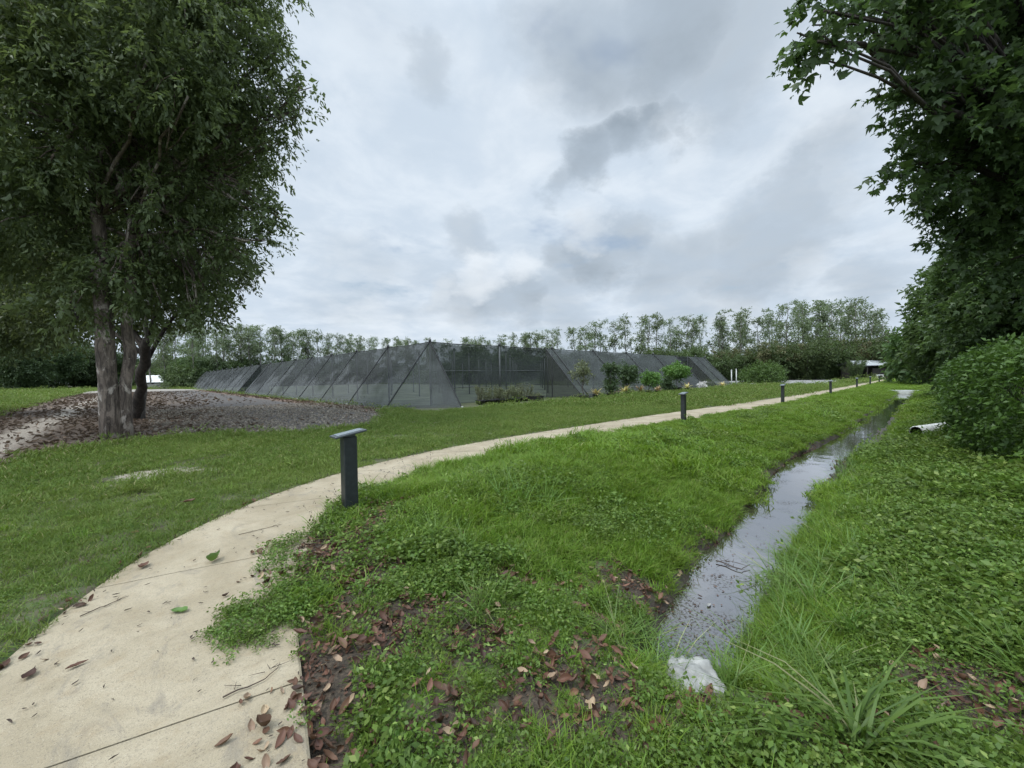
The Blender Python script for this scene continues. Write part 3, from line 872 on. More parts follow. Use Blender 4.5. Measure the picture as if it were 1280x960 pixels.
bam = [bamboo_meshes(9, 70, False), bamboo_meshes(8.5, 62, False), bamboo_meshes(8, 50, True)]
for i, (x, d, topy, v, lab) in enumerate([
        (880, 92, 428, 2, 'straw coloured bamboo tuft just right of the net house end'), (905, 84, 436, 1, 'green bamboo behind the two white marker posts'),
        (932, 88, 426, 0, 'green bamboo above the low spreading shrub'), (955, 86, 420, 2, 'straw tinged bamboo fan between green bamboo clumps'),
        (985, 84, 422, 1, 'dark green bamboo left of the white roofed hut, rounded top'), (1008, 82, 416, 0, 'dense bamboo clump with a dark foot in the middle of the thicket'),
        (1032, 84, 420, 1, 'dark bamboo directly left of the hut roof'), (1060, 86, 412, 2, 'dry plumed bamboo above the hut'),
        (1085, 84, 406, 0, 'largest bamboo clump, arching over the hut roof'), (1106, 96, 424, 1, 'narrow bamboo clump right of the hut'), (1070, 73, 443, 1, 'low bamboo clump standing in front of the hut, hiding its middle'), (1122, 110, 436, 0, 'small far bamboo clump by the end of the path'), (860, 96, 432, 0, 'green bamboo behind the last net wedge'), (1020, 92, 412, 1, 'tall bamboo at the back of the thicket under the highest gum trees'), (970, 92, 424, 0, 'green bamboo at the back, between straw tinged fan and dark clump')]):
    g_ = view_point(x, 470, d); p = view_point(x, topy, d)
    root = empty('bamboo_clump', (g_[0], g_[1], 0), i * 2.1, lab, 'bamboo', 'bamboo clumps')
    s = p[2] / (9, 8.5, 8)[v]; w = 1.2 if d > 75 else .75; root.scale = (s * w, s * w, s)
    obj('canes', bam[v][0], root); obj('foliage', bam[v][1], root)

g_ = view_point(953, 478, 62)
root = empty('low_shrub', (g_[0], g_[1], 0), 0, 'low spreading green shrub right of the white marker posts', 'shrub')
obj('foliage', bush_mesh(2.2, 3.6, 60, .2, 14, M['leaf_shrub'], 'foliage'), root)
obj('stem', ustem, root).scale = (.6, .6, .4)

# ------------------------------------------------------------------ hedge on the right bank
hb = MB()
O, D = [], []
for x in np.arange(9.3, 30, .25):
    for _ in range(95):
        u = rng.random(); top = 1.62 + .3 * float(vnoise(x, 3, 1.3, 8)); front = -1.28 - .004 * (x - 10) + .65 * float(vnoise(x, 1, 1.1, 4)) - .35 * max(0, 10.5 - x) * .4
        if u < .62:
            zz = rng.uniform(.0, top); y = front + .22 * math.sin(zz * 1.5) - .9 * max(0, zz - 1.2) ** 2 * .5 + rng.normal() * .1; d = (0, 1, .25)
        else:
            y = front - rng.uniform(.1, 2.4); zz = top + rng.normal() * .09; d = (0, .2, 1)
        O.append((x + rng.uniform(-.15, .15), y, zz + .1)); D.append(d)
for y in np.arange(-3.0, -1.1, .2):
    for _ in range(70):
        O.append((9.3 + rng.normal() * .12, y, rng.uniform(0, 1.9))); D.append((-1, .2, .2))
O = np.array(O); D = unit(np.array(D, float) + rng.normal(size=O.shape) * .5)
root = empty('hedge', (18, -2, 0), 0, 'thick clipped green hedge on the right bank', 'hedge')
V, F, T = sprigs(O - np.array([18, -2, 0]), D, .26, 13, .075, .25, .5)
obj('foliage', make_mesh('foliage', V, F, M['leaf_hedge'], False, T), root)
for x in np.arange(10, 30, 1.0):
    limb(hb, (x - 18, -.4, -.1), (x - 18 + rng.normal() * .2, -.4, 1.6), .04, .015, 0, .2)
    limb(hb, (x - 18, -.4, .2), (x - 18 + rng.normal() * .5, .1, 1.2), .025, .01, 0, .2)
hb.build('stems', M['bark_dark'], root, True)
core = MB()


# ------------------------------------------------------------------ shade cloth house
def shade_house():
    Z = 3.65; XT, YT, XB, YB = 12.5, 19.9, 9.75, 16.6; X1, XE0, XE1, X2 = 22.4, 44.4, 47.6, 53.0; YG0, YG1, Y2 = 57., 61., 116.
    root = empty('shade_house', (12.5, 19.9, 0), 0, 'long low greenhouse of dark shade cloth on poles and cables', 'greenhouse')
    o = np.array([12.5, 19.9, 0])

    def cloth(name, pts, mat, n=14, m=10, sag=.10, seed=0):
        """pts: four corners; the cloth hangs a little between its cables"""
        a, b, c, d = (np.asarray(p, float) for p in pts)
        L = np.linalg.norm(b - a); n = int(np.clip(L / .6, 6, 170))
        u = np.linspace(0, 1, n)[:, None, None]; v = np.linspace(0, 1, m)[None, :, None]
        G = (a * (1 - u) + b * u) * (1 - v) + (d * (1 - u) + c * u) * v
        nr = unit(np.cross(b - a, d - a)[None])[0]
        bay = np.abs(np.sin(u * L / 5.2 * PI)) if L > 6 else np.sin(u * PI)
        w = (-sag * bay * np.sin(v * PI) + .05 * (vnoise(u * L + seed, v * 6, 1.3, seed) - .5)[..., 0:1] * np.sin(v * PI))
        G = G + nr * w
        G = G - o
        return MB().sheet(G).build(name, mat, root, True)
    # long left side, in two runs with a recess between
    cloth('side_cloth', [(XB, YT, 0), (XB, YG0, 0), (XT, YG0, Z), (XT, YT, Z)], M['net_left'], seed=1)
    cloth('side_cloth', [(XB, YG1, 0), (XB, Y2, 0), (XT, Y2, Z), (XT, YG1, Z)], M['net_left'], seed=2)
    cloth('side_cloth', [(XT, YG0, 0), (XT, YG1, 0), (XT, YG1, Z), (XT, YG0, Z)], M['net_wall'], seed=3)

    def tri(name, a, b, c, mat, k=8):
        a, b, c = (np.asarray(p, float) - o for p in (a, b, c))
        mb = MB(); G = []
        for i in range(k + 1):
            t = i / k
            G.append([(a * (1 - t) + b * t) * (1 - s) + (a * (1 - t) + c * t) * s for s in np.linspace(0, 1, k + 1)])
        return mb.sheet(np.array(G)).build(name, mat, root)
    tri('end_cloth', (XT, YG0, Z), (XT, YG0, 0), (XB, YG0, 0), M['net_right'])
    tri('end_cloth', (XT, YG1, Z), (XB, YG1, 0), (XT, YG1, 0), M['net_right'])
    # corner, recessed wall, sloping front, entrance, last wedge
    tri('corner_cloth', (XT, YT, Z), (XB, YT, 0), (XT, YB + .35, 0), M['net_wall'])
    tri('end_cloth', (XT, YT, Z), (XT, YB + .35, 0), (XT + .9, YT, 0), M['net_wall'])
    cloth('wall_cloth', [(XT + .02, YT + .02, 0), (X1, YT + .02, 0), (X1, YT + .02, Z), (XT + .02, YT + .02, Z)], M['net_wall'], seed=4)
    tri('end_cloth', (X1, YT, Z), (X1, YT, 0), (X1, YB - .2, 0), M['net_right'])
    cloth('front_cloth', [(X1, YB - .2, 0), (XE0, YB - .2, 0), (XE0, YT, Z), (X1, YT, Z)], M['net_right'], seed=5)
    tri('end_cloth', (XE0, YT, Z), (XE0, YT, 0), (XE0, YB - .2, 0), M['net_right'])
    tri('end_cloth', (XE1, YT, Z), (XE1, YT, 0), (XE1, YB - .3, 0), M['net_right'])
    cloth('front_cloth', [(XE1, YB - .3, 0), (X2 - 1.2, YB - .3, 0), (X2, YT, Z), (XE1, YT, Z)], M['net_right'], seed=6)
    cloth('side_cloth', [(X2, YT, 0), (X2, 70, 0), (X2, 70, Z), (X2, YT, Z)], M['net_wall'], seed=8)
    cloth('back_cloth', [(XT, Y2, 0), (X2, Y2, 0), (X2, Y2, Z), (XT, Y2, Z)], M['net_wall'], seed=9)
    # roof: level sheet sagging between the cables
    u = np.linspace(0, 1, 40); v = np.linspace(0, 1, 60)
    G = np.array([[(XT + (X2 - XT) * a, YT + (Y2 - YT) * b, Z - .16 * abs(math.sin(a * 40.5 / 5.4 * PI)) * (a not in (0, 1)) - .1 * abs(math.sin(b * 96 / 5.2 * PI))) for b in v] for a in u])
    MB().sheet(G - o).build('roof_cloth', M['net_roof'], root, True)
    lint = MB().box(np.array([(XE0 + XE1) / 2, YT - .02, Z - .35]) - o, (XE1 - XE0, .06, .5), bev=.01)
    lint.build('door_lintel', M['net_right'], root)
    for x in (XE0 + .15, XE1 - .15):
        MB().tube(np.array([(x, YT - .1, -.1), (x, YT - .1, Z)]) - o, .05, 8).build('door_post', M['pole'], root)
    # poles
    pole = make_mesh('post', *(lambda m_: (np.concatenate(m_.V), m_.F))(MB().tube([(0, 0, -.2), (0, 0, Z + .02)], .055, 8).tube([(0, 0, Z + .02), (0, 0, Z + .2)], [.09, .07], 8)), M['pole'], True)
    xs = [XT + 5.35 * k for k in range(8)] + [X2]
    ys = [YT + 5.15 * k for k in range(1, 19)]
    spots = [(x, YT) for x in xs if not XE0 - .3 < x < XE1 + .3] + [(XT, y) for y in ys]
    spots += [(XT + 5.35 * i, YT + 5.15 * j) for i in range(1, 7) for j in range(1, 6)]
    for x, y in spots:
        obj('post', pole, root, np.array([x, y, 0]) - o)
    # guy cables down the sloping sides, edge cables along the top
    for x in [XT + 5.35 * k for k in range(8)] + [X1, XE0, XE1, X2 - .6]:
        if XT < x < X1 - .1 or XE0 < x < XE1: continue
        yb = YB - .22 if x > XT + 1 else YB + .33
        MB().tube(np.array([(x, YT - .03, Z + .03), (x, yb, .01)]) - o, .035, 6).build('guy_cable', M['cable'], root)
        MB().box(np.array([x, yb - .02, .03]) - o, (.12, .12, .12), bev=.02).build('anchor', M['conc'], root)
    for y in [YT + 5.15 * k for k in range(19)] + [YG1]:
        MB().tube(np.array([(XT - .03, y, Z + .03), (XB - .03, y, .01)]) - o, .035, 6).build('guy_cable', M['cable'], root)
        MB().box(np.array([XB - .05, y, .03]) - o, (.12, .12, .12), bev=.02).build('anchor', M['conc'], root)
    MB().tube(np.array([(XT, y, Z + .01 - .05 * abs(math.sin((y - YT) / 5.15 * PI))) for y in np.arange(YT, Y2, .86)]) - o, .025, 5).build('edge_cable', M['cable'], root)
    MB().tube(np.array([(x, YT, Z + .01 - .05 * abs(math.sin((x - XT) / 5.35 * PI))) for x in np.arange(XT, X2, .89)]) - o, .025, 5).build('edge_cable', M['cable'], root)
    MB().tube(np.array([(XT + .1, YT + .08, 2.0), (X1, YT + .08, 2.0)]) - o, .02, 5).tube(np.array([(XT + .1, YT + .08, 1.0), (X1, YT + .08, 1.0)]) - o, .02, 5).build('rail', M['pole'], root)
    return root


shade_house()


# ------------------------------------------------------------------ plants along the net house
def pot(root, r, h, mat=None):
    n = 18; prof_ = [(r * .72, 0), (r * .9, h * .8), (r, h * .82), (r, h), (r * .9, h), (r * .86, h * .86), (.01, h * .84)]
    th = np.arange(n) * 2 * PI / n
    V = np.array([[(math.cos(t) * q, math.sin(t) * q, z) for t in th] for q, z in prof_]).reshape(-1, 3)
    F = [(i * n + k, i * n + (k + 1) % n, (i + 1) * n + (k + 1) % n, (i + 1) * n + k) for i in range(len(prof_) - 1) for k in range(n)] + [tuple(range(n - 1, -1, -1))]
    return obj('pot', make_mesh('pot', V, F, mat or M['pot'], True), root)


def bromeliad(x, y, s, mat, label):
    root = empty('bromeliad', (x, y, 0), rng.uniform(0, 6), label, 'plant', 'bromeliads along the net house')
    pot(root, .27 * s, .3 * s)
    V, F, T = [], [], []; n = 0
    for k in range(34):
        a = k * 2.4 + rng.normal() * .2; el = rng.uniform(.25, 1.25); L = s * rng.uniform(.5, .85); w = .055 * s
        t = np.linspace(0, 1, 5)
        r_ = L * t * math.cos(el) * (1 + .35 * t); z = .27 * s + L * t * math.sin(el) - .45 * L * t ** 2 * math.cos(el)
        ww = w * np.array([.8, 1, .9, .6, .05])
        for sgn in (-1, 1):
            V.append(np.stack([r_ * math.cos(a) - sgn * ww * math.sin(a), r_ * math.sin(a) + sgn * ww * math.cos(a), z], 1))
        for i in range(4): F.append((n + i, n + i + 1, n + 5 + i + 1, n + 5 + i)); T.append(rng.random())
        n += 10
    obj('leaves', make_mesh('leaves', np.concatenate(V), np.array(F), mat, True, np.array(T)), root)
    return root


YP = 15.95
for px_, dy, s, mt, lab in ((745, .1, .95, 'brom_y', 'yellow bromeliad in black pot beside the thin sapling'), (781, .05, 1.1, 'brom_y', 'upright golden bromeliad left of two darker shrubs'),
                            (801, .1, .95, 'brom_r', 'reddish bromeliad between the golden one and the bright small shrub'), (822, .0, .85, 'brom_r', 'pale bromeliad just right of the bright small shrub'),
                            (859, .1, .9, 'brom_y', 'cream bromeliad right of the round topped shrub'), (903, -.4, .95, 'brom_y', 'yellow bromeliad at the foot of the last net wedge')):
    y = YP + dy; bromeliad(along(px_, y), y, s, M[mt], lab)


def potted(name, px_, y, h, r, low, mat, label, potr=.28, dens=300, leaf=.09, squash=1.0, box=False, lean=.0, cat='shrub'):
    x = along(px_, y)
    root = empty(name, (x, y, 0), 0, label, cat)
    if box: MB().box((0, 0, .16), (.62, .4, .32), bev=.03).build('pot', M['pot'], root)
    else: pot(root, potr, potr * 1.1)
    mb = MB(); limb(mb, (0, 0, .1), (lean, 0, low + (h - low) * .55), .03, .018)
    lobes = [(np.array([lean + rng.normal() * r * .45, rng.normal() * r * .45, rng.uniform(low + r * .3, h - r * .35)]), r * rng.uniform(.45, .65)) for _ in range(11)]
    if name == 'topiary_shrub':
        lobes = [(np.array([math.cos(k * 1.05) * r * .62, math.sin(k * 1.05) * r * .62, h - r * .62]), r * .42) for k in range(6)] + [(np.array([0, 0, h - r * .5]), r * .6), (np.array([.1, 0, h - r * .75]), r * .6)]
    for c, _ in lobes[:6]: limb(mb, (lean * .6, 0, low * .8 + .1), c, .014, .005, .05)
    mb.build('stem', M['bark'], root, True)
    O, D = lobe_points(lobes, dens, .3, squash)
    V, F, T = sprigs(O, D, leaf * 2.4, 14, leaf * 1.15, .3, .5)
    obj('foliage', make_mesh('foliage', V, F, mat, False, T), root)


potted('sapling', 729, 15.9, 2.55, .62, 1.0, M['leaf_olive'], 'thin open sapling in a black box planter at the sloping net', box=True, dens=75, leaf=.1)
potted('column_shrub', 763, 15.95, 2.45, .42, .1, M['leaf_far'], 'dark narrow upright shrub between the first two bromeliads', dens=420, leaf=.1)
potted('dark_shrub', 786, 16.1, 2.5, .7, .9, M['leaf_far'], 'dark loose shrub behind the upright golden bromeliad', dens=150, leaf=.12)
potted('round_shrub', 811, 15.9, 1.75, .62, .85, M['leaf_bright'], 'small bright green shrub with a rounded top in a dark pot', dens=260, leaf=.1)
potted('round_shrub', 834, 15.95, 1.3, .5, .4, M['leaf_far'], 'low dark shrub left of the round topped one', dens=200, leaf=.1)
potted('topiary_shrub', 846, 15.6, 2.5, 1.0, 1.2, M['leaf_bright'], 'large round topped bright shrub on a short stem by the entrance', dens=300, leaf=.13, potr=.4, squash=.8)
potted('flower_pot', 876, 15.9, .6, .45, .2, M['flower'], 'low pot of white flowers at the entrance of the net house', dens=70, leaf=.1, cat='plant')


def seedling(x, y, h, label):
    root = empty('potted_seedling', (x, y, 0), rng.uniform(0, 6), label, 'plant', 'potted seedlings by the net wall')
    pot(root, .24, .26)
    mb = MB(); O, D = [], []
    for k in range(7):
        a = rng.uniform(0, 6.28); e = np.array([math.cos(a) * .25, math.sin(a) * .25, h * rng.uniform(.75, 1.05)])
        P = limb(mb, (math.cos(a) * .06, math.sin(a) * .06, .22), e, .008, .003, .02, .1, 6, 4)
        for q in P[1:]:
            for _ in range(2): O.append(q); D.append(unit(rng.normal(size=3)))
    mb.build('stems', M['twig'], root)
    V, F, T = sprigs(np.array(O), np.array(D), .12, 5, .075, .2, .4)
    obj('leaves', make_mesh('leaves', V, F, M['leaf_olive'], False, T), root)


for k in range(11):
    x = 14.6 + k * .42 + rng.uniform(-.06, .06); y = 17.95 + .05 * k * .3 + rng.uniform(-.1, .1)
    seedling(x, y, rng.uniform(.8, 1.0) if k % 3 else 1.1, 'wispy olive seedling in a black pot in the row by the net wall')
for k in range(6):
    x = 14.9 + k * .7; seedling(x, 18.5 + rng.uniform(-.1, .1), rng.uniform(.9, 1.15), 'taller wispy seedling in the back row by the net wall')
tr_ = empty('plant_tray', (18.95, 17.75, 0), 0, 'black plastic tray of seedlings at the right end of the row', 'tray')
m_ = MB()
for sx, sy, lx, ly in ((0, .3, 1.0, .03), (0, -.3, 1.0, .03), (.5, 0, .03, .57), (-.5, 0, .03, .57)): m_.box((sx, sy, .16), (lx, ly, .32))
m_.box((0, 0, .02), (.96, .56, .04)); m_.build('tray', M['pot'], tr_)
O = rng.uniform(-.45, .45, (60, 3)) * np.array([1, .55, 0]) + np.array([0, 0, .28])
V, F, T = sprigs(O, unit(rng.normal(size=(60, 3)) + np.array([0, 0, 1.2])), .3, 8, .07, .1, .4)
obj('foliage', make_mesh('foliage', V, F, M['leaf_olive'], False, T), tr_)

for px_, y, h, lab in ((914.5, 15.9, 1.9, 'left one of the two slim white marker posts'), (920.5, 15.7, 2.0, 'right one of the two slim white marker posts')):
    x = along(px_, y)
    root = empty('marker_post', (x, y, 0), 0, lab, 'post', 'white marker posts')
    MB().tube([(0, 0, -.1), (0, 0, h)], .055, 12).build('post', M['pvc'], root, True)
    MB().tube([(0, 0, h), (0, 0, h + .03), (0, 0, h + .1)], [.085, .09, .04], 12).build('cap', M['pvc'], root, True)


# ------------------------------------------------------------------ bollards
def bollard_proto():
    post = MB().box((0, 0, .43), (.155, .135, .96), bev=.008)
    cap = MB().box((0, 0, .945), (.37, .21, .022), ry=R(-9), bev=.006).box((0, 0, .925), (.12, .11, .03))
    pan = MB().box((.0, 0, .959), (.30, .16, .006), ry=R(-9))
    return [make_mesh(n, np.concatenate(m_.V), m_.F, mt) for n, m_, mt in (('post', post, M['bollard']), ('cap', cap, M['cap']), ('solar_panel', pan, M['panel']))]


bp_ = bollard_proto()
BL = ['nearest dark bollard light, standing at the bend of the path', 'second bollard light along the path, in front of the round shrub', 'third bollard light along the path, past the net house entrance',
      'fourth bollard light along the path', 'fifth bollard light, left of the hut roof', 'sixth bollard light, below the hut', 'seventh bollard light, just left of the white trestle',
      'eighth bollard light, right of the hut post', 'ninth tiny bollard light near the end of the path', 'last tiny bollard light at the end of the path']
for i, (x, y) in enumerate([(1.85, 4.76), (13.54, 5.80), (24.7, 5.38), (36.2, 4.98), (50, 4.9), (62, 4.9), (73.5, 4.9), (104, 4.9), (128, 4.95), (152, 5.0)]):
    root = empty('bollard_light', (x, y, hz(x, y)), R(rng.uniform(-3, 3)), BL[i], 'bollard', 'bollard lights along the path')
    obj('post', bp_[0], root)
    c = obj('cap', bp_[1], root); obj('solar_panel', bp_[2], c)
    if i > 6: root.scale = (1.15, 1.15, 1.1)

# ------------------------------------------------------------------ buildings and odd things far off
g_ = view_point(1093, 470, 79)
hut = empty('hut', (g_[0], g_[1], 0), YAW - PI / 2 + .1, 'dark open hut with pale metal roof under the bamboo', 'hut')
MB().box((0, 2.4, 1.25), (9.6, .15, 2.5)).box((-4.8, 1.2, 1.25), (.15, 2.3, 2.5)).box((1.2, 0, 1.1), (3.4, .15, 2.2)).build('wall', M['hutwall'], hut)
rf = np.array([[(-5.6, -1.0, 2.75), (5.6, -1.0, 2.75)], [(-4.2, 1.1, 3.75), (4.2, 1.1, 3.75)], [(-5.6, 3.4, 2.75), (5.6, 3.4, 2.75)]])
m_ = MB().sheet(rf).sheet((rf - np.array([0, 0, .1]))[::-1]); m_.build('roof', M['roof'], hut)
for x in (-5.2, -2.4, 3.0, 5.2): MB().box((x, -.8, 1.35), (.14, .14, 2.7), bev=.01).build('post', M['hutwall'], hut)
g_ = view_point(1100, 474, 76)
tr_ = empty('trestle', (g_[0], g_[1], 0), YAW - PI / 2, 'small white trestle standing on grass by the far path', 'trestle')
MB().box((0, 0, .86), (1.3, .3, .1), bev=.02).build('top', M['white'], tr_)
for sx in (-1, 1):
    for sy in (-1, 1): MB().tube([(sx * .5, sy * .05, .82), (sx * .62, sy * .3, -.02)], .05, 8).build('leg', M['white'], tr_)
g_ = view_point(192, 474, 99)
sh = empty('farm_shed', (g_[0], g_[1], 0), YAW - PI / 2 - .2, 'low white roofed shed far behind the yard', 'shed')
MB().box((0, 2, 1.0), (12, 4, 2.0)).build('wall', M['timber'], sh)
rr = np.array([[(-6.6, -.6, 2.0), (6.6, -.6, 2.0)], [(-6.6, 2, 4.2), (6.6, 2, 4.2)], [(-6.6, 4.6, 2.0), (6.6, 4.6, 2.0)]])
MB().sheet(rr).sheet((rr - np.array([0, 0, .1]))[::-1]).build('roof', M['white'], sh)
sh.scale = (.72, .72, .78)
for x in (-3.5, 0, 3.5): MB().box((x, -.02, 1.15), (1.2, .06, .9)).build('window', M['glass'], sh)
fn = empty('board_fence', (*view_point(198, 474, 92)[:2], 0), YAW - PI / 2, 'grey board fence low in front of the far shed', 'fence')
m_ = MB()
for k in range(60): m_.box((-7 + k * .24, 0, .62), (.2, .04, 1.3 + rng.uniform(-.05, .05)))
m_.build('boards', M['timber'], fn)
for k in range(6): MB().box((-7 + k * 2.8, .1, .7), (.12, .12, 1.5)).build('post', M['timber'], fn)
fn.scale = (.72, .72, .85)

# culvert headwall at the far end of the open ditch
cw = empty('culvert_headwall', (50.6, 1.3, -.6), 0, 'pale concrete culvert beam across the far end of the ditch', 'culvert')
MB().box((-.05, 0, .2), (.3, 3.6, .5), bev=.02).build('beam', M['pvc'], cw)
MB().box((.05, 0, -.25), (.3, 3.4, .4), bev=.02).build('abutment', M['conc'], cw)


def corrugated():
    a = np.array([14.75, .28, hz(14.75, .28) + .2]); b = np.array([16.9, -.62, hz(14.75, .28) + .24])
    root = empty('drain_pipe', a, 0, 'white corrugated drain pipe poking out of the right bank', 'pipe')
    n = 150; t = np.linspace(0, 1, n); L = np.linalg.norm(b - a)
    P = (b - a) * t[:, None]; rad = .135 + .014 * np.sin(t * L / .11 * 2 * PI)
    MB().tube(P, rad, 20, cap=False).build('shell', M['pipe'], root, True)
    MB().tube(P[:60], .115, 20, cap=False).build('bore', M['pot'], root, True)
    return root


corrugated()


def crumpled(x, y):
    n = 34; u, v = np.meshgrid(np.linspace(-1, 1, n), np.linspace(-1, 1, n), indexing='ij')
    w = 1 + .18 * (fbm(u * 3, v * 3, 1, 3) - .5) * 2
    X = u * .15 * w * (1 - .22 * v); Y = v * .12 * w + .012 * np.sin(u * 4)
    dome = .03 * (1 - np.maximum(u ** 4, v ** 4))
    fold = .018 * np.abs(np.sin(u * 3.1 + v * 2.2 + 2 * fbm(u, v, .6, 9))) + .022 * np.abs(fbm(u + 4, v, .5, 12) - .5) * 2 + .006 * fbm(u, v, .12, 14)
    Zt = np.where(np.maximum(np.abs(u), np.abs(v)) > .96, -.02, dome + fold)
    root = empty('plastic_bag', (x, y, max(hz(x, y) + .07, -.33)), R(-12), 'crumpled whitish plastic bag at the near end of the water', 'bag')
    G = np.stack([X, Y, Zt], -1); B = np.stack([X * .98, Y * .98, Zt * 0 - .03], -1)
    MB().sheet(G).build('sheet', M['tarp'], root, True)
    MB().sheet(B[::-1]).build('underside', M['tarp'], root, True)
    root.rotation_euler = (R(10), R(4), R(-52))


bx_, by_ = ground_point(868, 874, -.30)
crumpled(bx_, by_)


# ------------------------------------------------------------------ ground plants, as stuff
def clump(n, h, spread, w, bend=.5, seg=3, hv=.35, tilt=.5):
    """a tuft of n bent blades; quads with a narrow tip"""
    V, F, T = [], [], []; c = 0
    for k in range(n):
        a = rng.uniform(0, 2 * PI); q = spread * math.sqrt(rng.random()); b = np.array([math.cos(a) * q, math.sin(a) * q, -.01])
        L = h * rng.uniform(1 - hv, 1 + hv); d = rng.uniform(0, 2 * PI); tl = abs(rng.normal()) * tilt
        hd = np.array([math.cos(d), math.sin(d), 0]); sd_ = np.array([-math.sin(d + rng.normal() * .6), math.cos(d), 0])
        t = np.linspace(0, 1, seg + 1)
        P = b + hd * (L * (np.sin(tl) * t + bend * rng.uniform(.3, 1) * t ** 2))[:, None] + np.array([0, 0, 1]) * (L * (np.cos(tl) * t - bend * .45 * t ** 2.4))[:, None]
        ww = w * rng.uniform(.7, 1.2) * np.array([.75, 1, .7, .08] if seg == 3 else [.8, .9, .1])
        V.append(np.concatenate([P - sd_ * ww[:, None] / 2, P + sd_ * ww[:, None] / 2]))
        m = seg + 1; tt = rng.random()
        for i in range(seg): F.append((c + i, c + m + i, c + m + i + 1, c + i + 1)); T.append(tt)
        c += 2 * m
    return np.concatenate(V), np.array(F), np.array(T)


def weed_clump(n, h, spread, leaf, width=.6):
    O = np.zeros((n, 3)); a = rng.uniform(0, 2 * PI, n); q = spread * np.sqrt(rng.random(n))
    O[:, 0] = np.cos(a) * q; O[:, 1] = np.sin(a) * q; O[:, 2] = h * rng.uniform(.15, 1, n) ** .8 * (1 - .35 * (q / spread) ** 2)
    d = unit(rng.normal(size=(n, 3)) * np.array([1, 1, .25]) + np.array([0, 0, .12]))
    V, F, T = leaves(O, d, leaf * rng.uniform(.6, 1.25, n), width, .08)
    st = clump(max(4, n // 7), h * .95, spread * .7, .0035, .3, 2)
    return join([(V, F, T), st])


def dead_leaf_mesh(L, w, curl, seed):
    """a dry leaf: pointed, wavy, bent along its length and curled across"""
    n = 8; t = np.linspace(0, 1, n); ww = w * np.sin(np.clip(t * .96 + .03, 0, 1) * PI) ** .9 * (1 - .25 * t)
    sgn = (-1, -.5, 0, .5, 1); rows = []; bend = rng.normal() * .22; tw = rng.normal() * .35
    wav = rng.normal(size=(n, 5)) * L * .022
    for i in range(n):
        row = []
        for j, q in enumerate(sgn):
            y = q * ww[i] / 2 * (1 + .12 * math.sin(5 * t[i] + seed + q)) + bend * L * (t[i] - .5) ** 2
            z = curl * (q * q * .55 * ww[i] / w + (t[i] - .5) ** 2 * 1.8) * L + .004 + wav[i, j] * (1 if q else .3) + tw * q * ww[i] * (t[i] - .5) * .5 - .02 * L * (q == 0)
            row.append((t[i] * L - L / 2, y, z))
        rows.append(row)
    G = np.array(rows); m = G.shape[1]
    F = np.array([(i * m + j, (i + 1) * m + j, (i + 1) * m + j + 1, i * m + j + 1) for i in range(n - 1) for j in range(m - 1)])
    return G.reshape(-1, 3), F, np.full(len(F), rng.random())


def variants(name, mats, datas, sm=False):
    c = bpy.data.collections.new(name)
    for i, (V, F, T) in enumerate(datas):
        o = bpy.data.objects.new('%s_%02d' % (name, i), make_mesh(name, V, F, mats, sm, T)); c.objects.link(o)
    return c, len(datas)


def scatter(name, pts, var, scl, tint, tilt=.12, label='', cat=''):
    c, nv = var; n = len(pts)
    me = bpy.data.meshes.new(name); me.vertices.add(n); me.vertices.foreach_set('co', np.asarray(pts, np.float32).ravel())
    rot = np.stack([rng.normal(size=n) * tilt, rng.normal(size=n) * tilt, rng.uniform(0, 2 * PI, n)], 1)
    for nm, typ, arr in (('rot', 'FLOAT_VECTOR', rot), ('scl', 'FLOAT', scl), ('idx', 'INT', rng.integers(0, nv, n)), ('tint', 'FLOAT', tint)):
        a = me.attributes.new(nm, typ, 'POINT')
        a.data.foreach_set('vector' if typ == 'FLOAT_VECTOR' else 'value', np.ascontiguousarray(arr, np.int32 if typ == 'INT' else np.float32).ravel())
    o = obj(name, me)
    ng = bpy.data.node_groups.new(name, 'GeometryNodeTree')
    ng.interface.new_socket('Geometry', in_out='INPUT', socket_type='NodeSocketGeometry')
    ng.interface.new_socket('Geometry', in_out='OUTPUT', socket_type='NodeSocketGeometry')
    gi_ = ng.nodes.new('NodeGroupInput'); go = ng.nodes.new('NodeGroupOutput')
    ip = ng.nodes.new('GeometryNodeInstanceOnPoints'); ci = ng.nodes.new('GeometryNodeCollectionInfo')
    ci.inputs['Collection'].default_value = c; ci.inputs['Separate Children'].default_value = True; ci.inputs['Reset Children'].default_value = True
    def na(nm, typ):
        q = ng.nodes.new('GeometryNodeInputNamedAttribute'); q.data_type = typ; q.inputs['Name'].default_value = nm; return q.outputs['Attribute']
    ip.inputs['Pick Instance'].default_value = True
    L = ng.links.new
    L(gi_.outputs[0], ip.inputs['Points']); L(ci.outputs[0], ip.inputs['Instance']); L(na('idx', 'INT'), ip.inputs['Instance Index'])
    L(na('rot', 'FLOAT_VECTOR'), ip.inputs['Rotation']); L(na('scl', 'FLOAT'), ip.inputs['Scale']); L(ip.outputs[0], go.inputs[0])
    md = o.modifiers.new('scatter', 'NODES'); md.node_group = ng
    return tag(o, label, cat, kind='stuff')


def seen(x, y, margin=2.6):
    """inside the stretch of ground the photo could show, with room to step aside"""
    d = x * math.cos(YAW) + y * math.sin(YAW); l = -(-x * math.sin(YAW) + y * math.cos(YAW))
    return (d > -.6) & (np.abs(l) < np.maximum(d, 0) * 1.36 + margin)


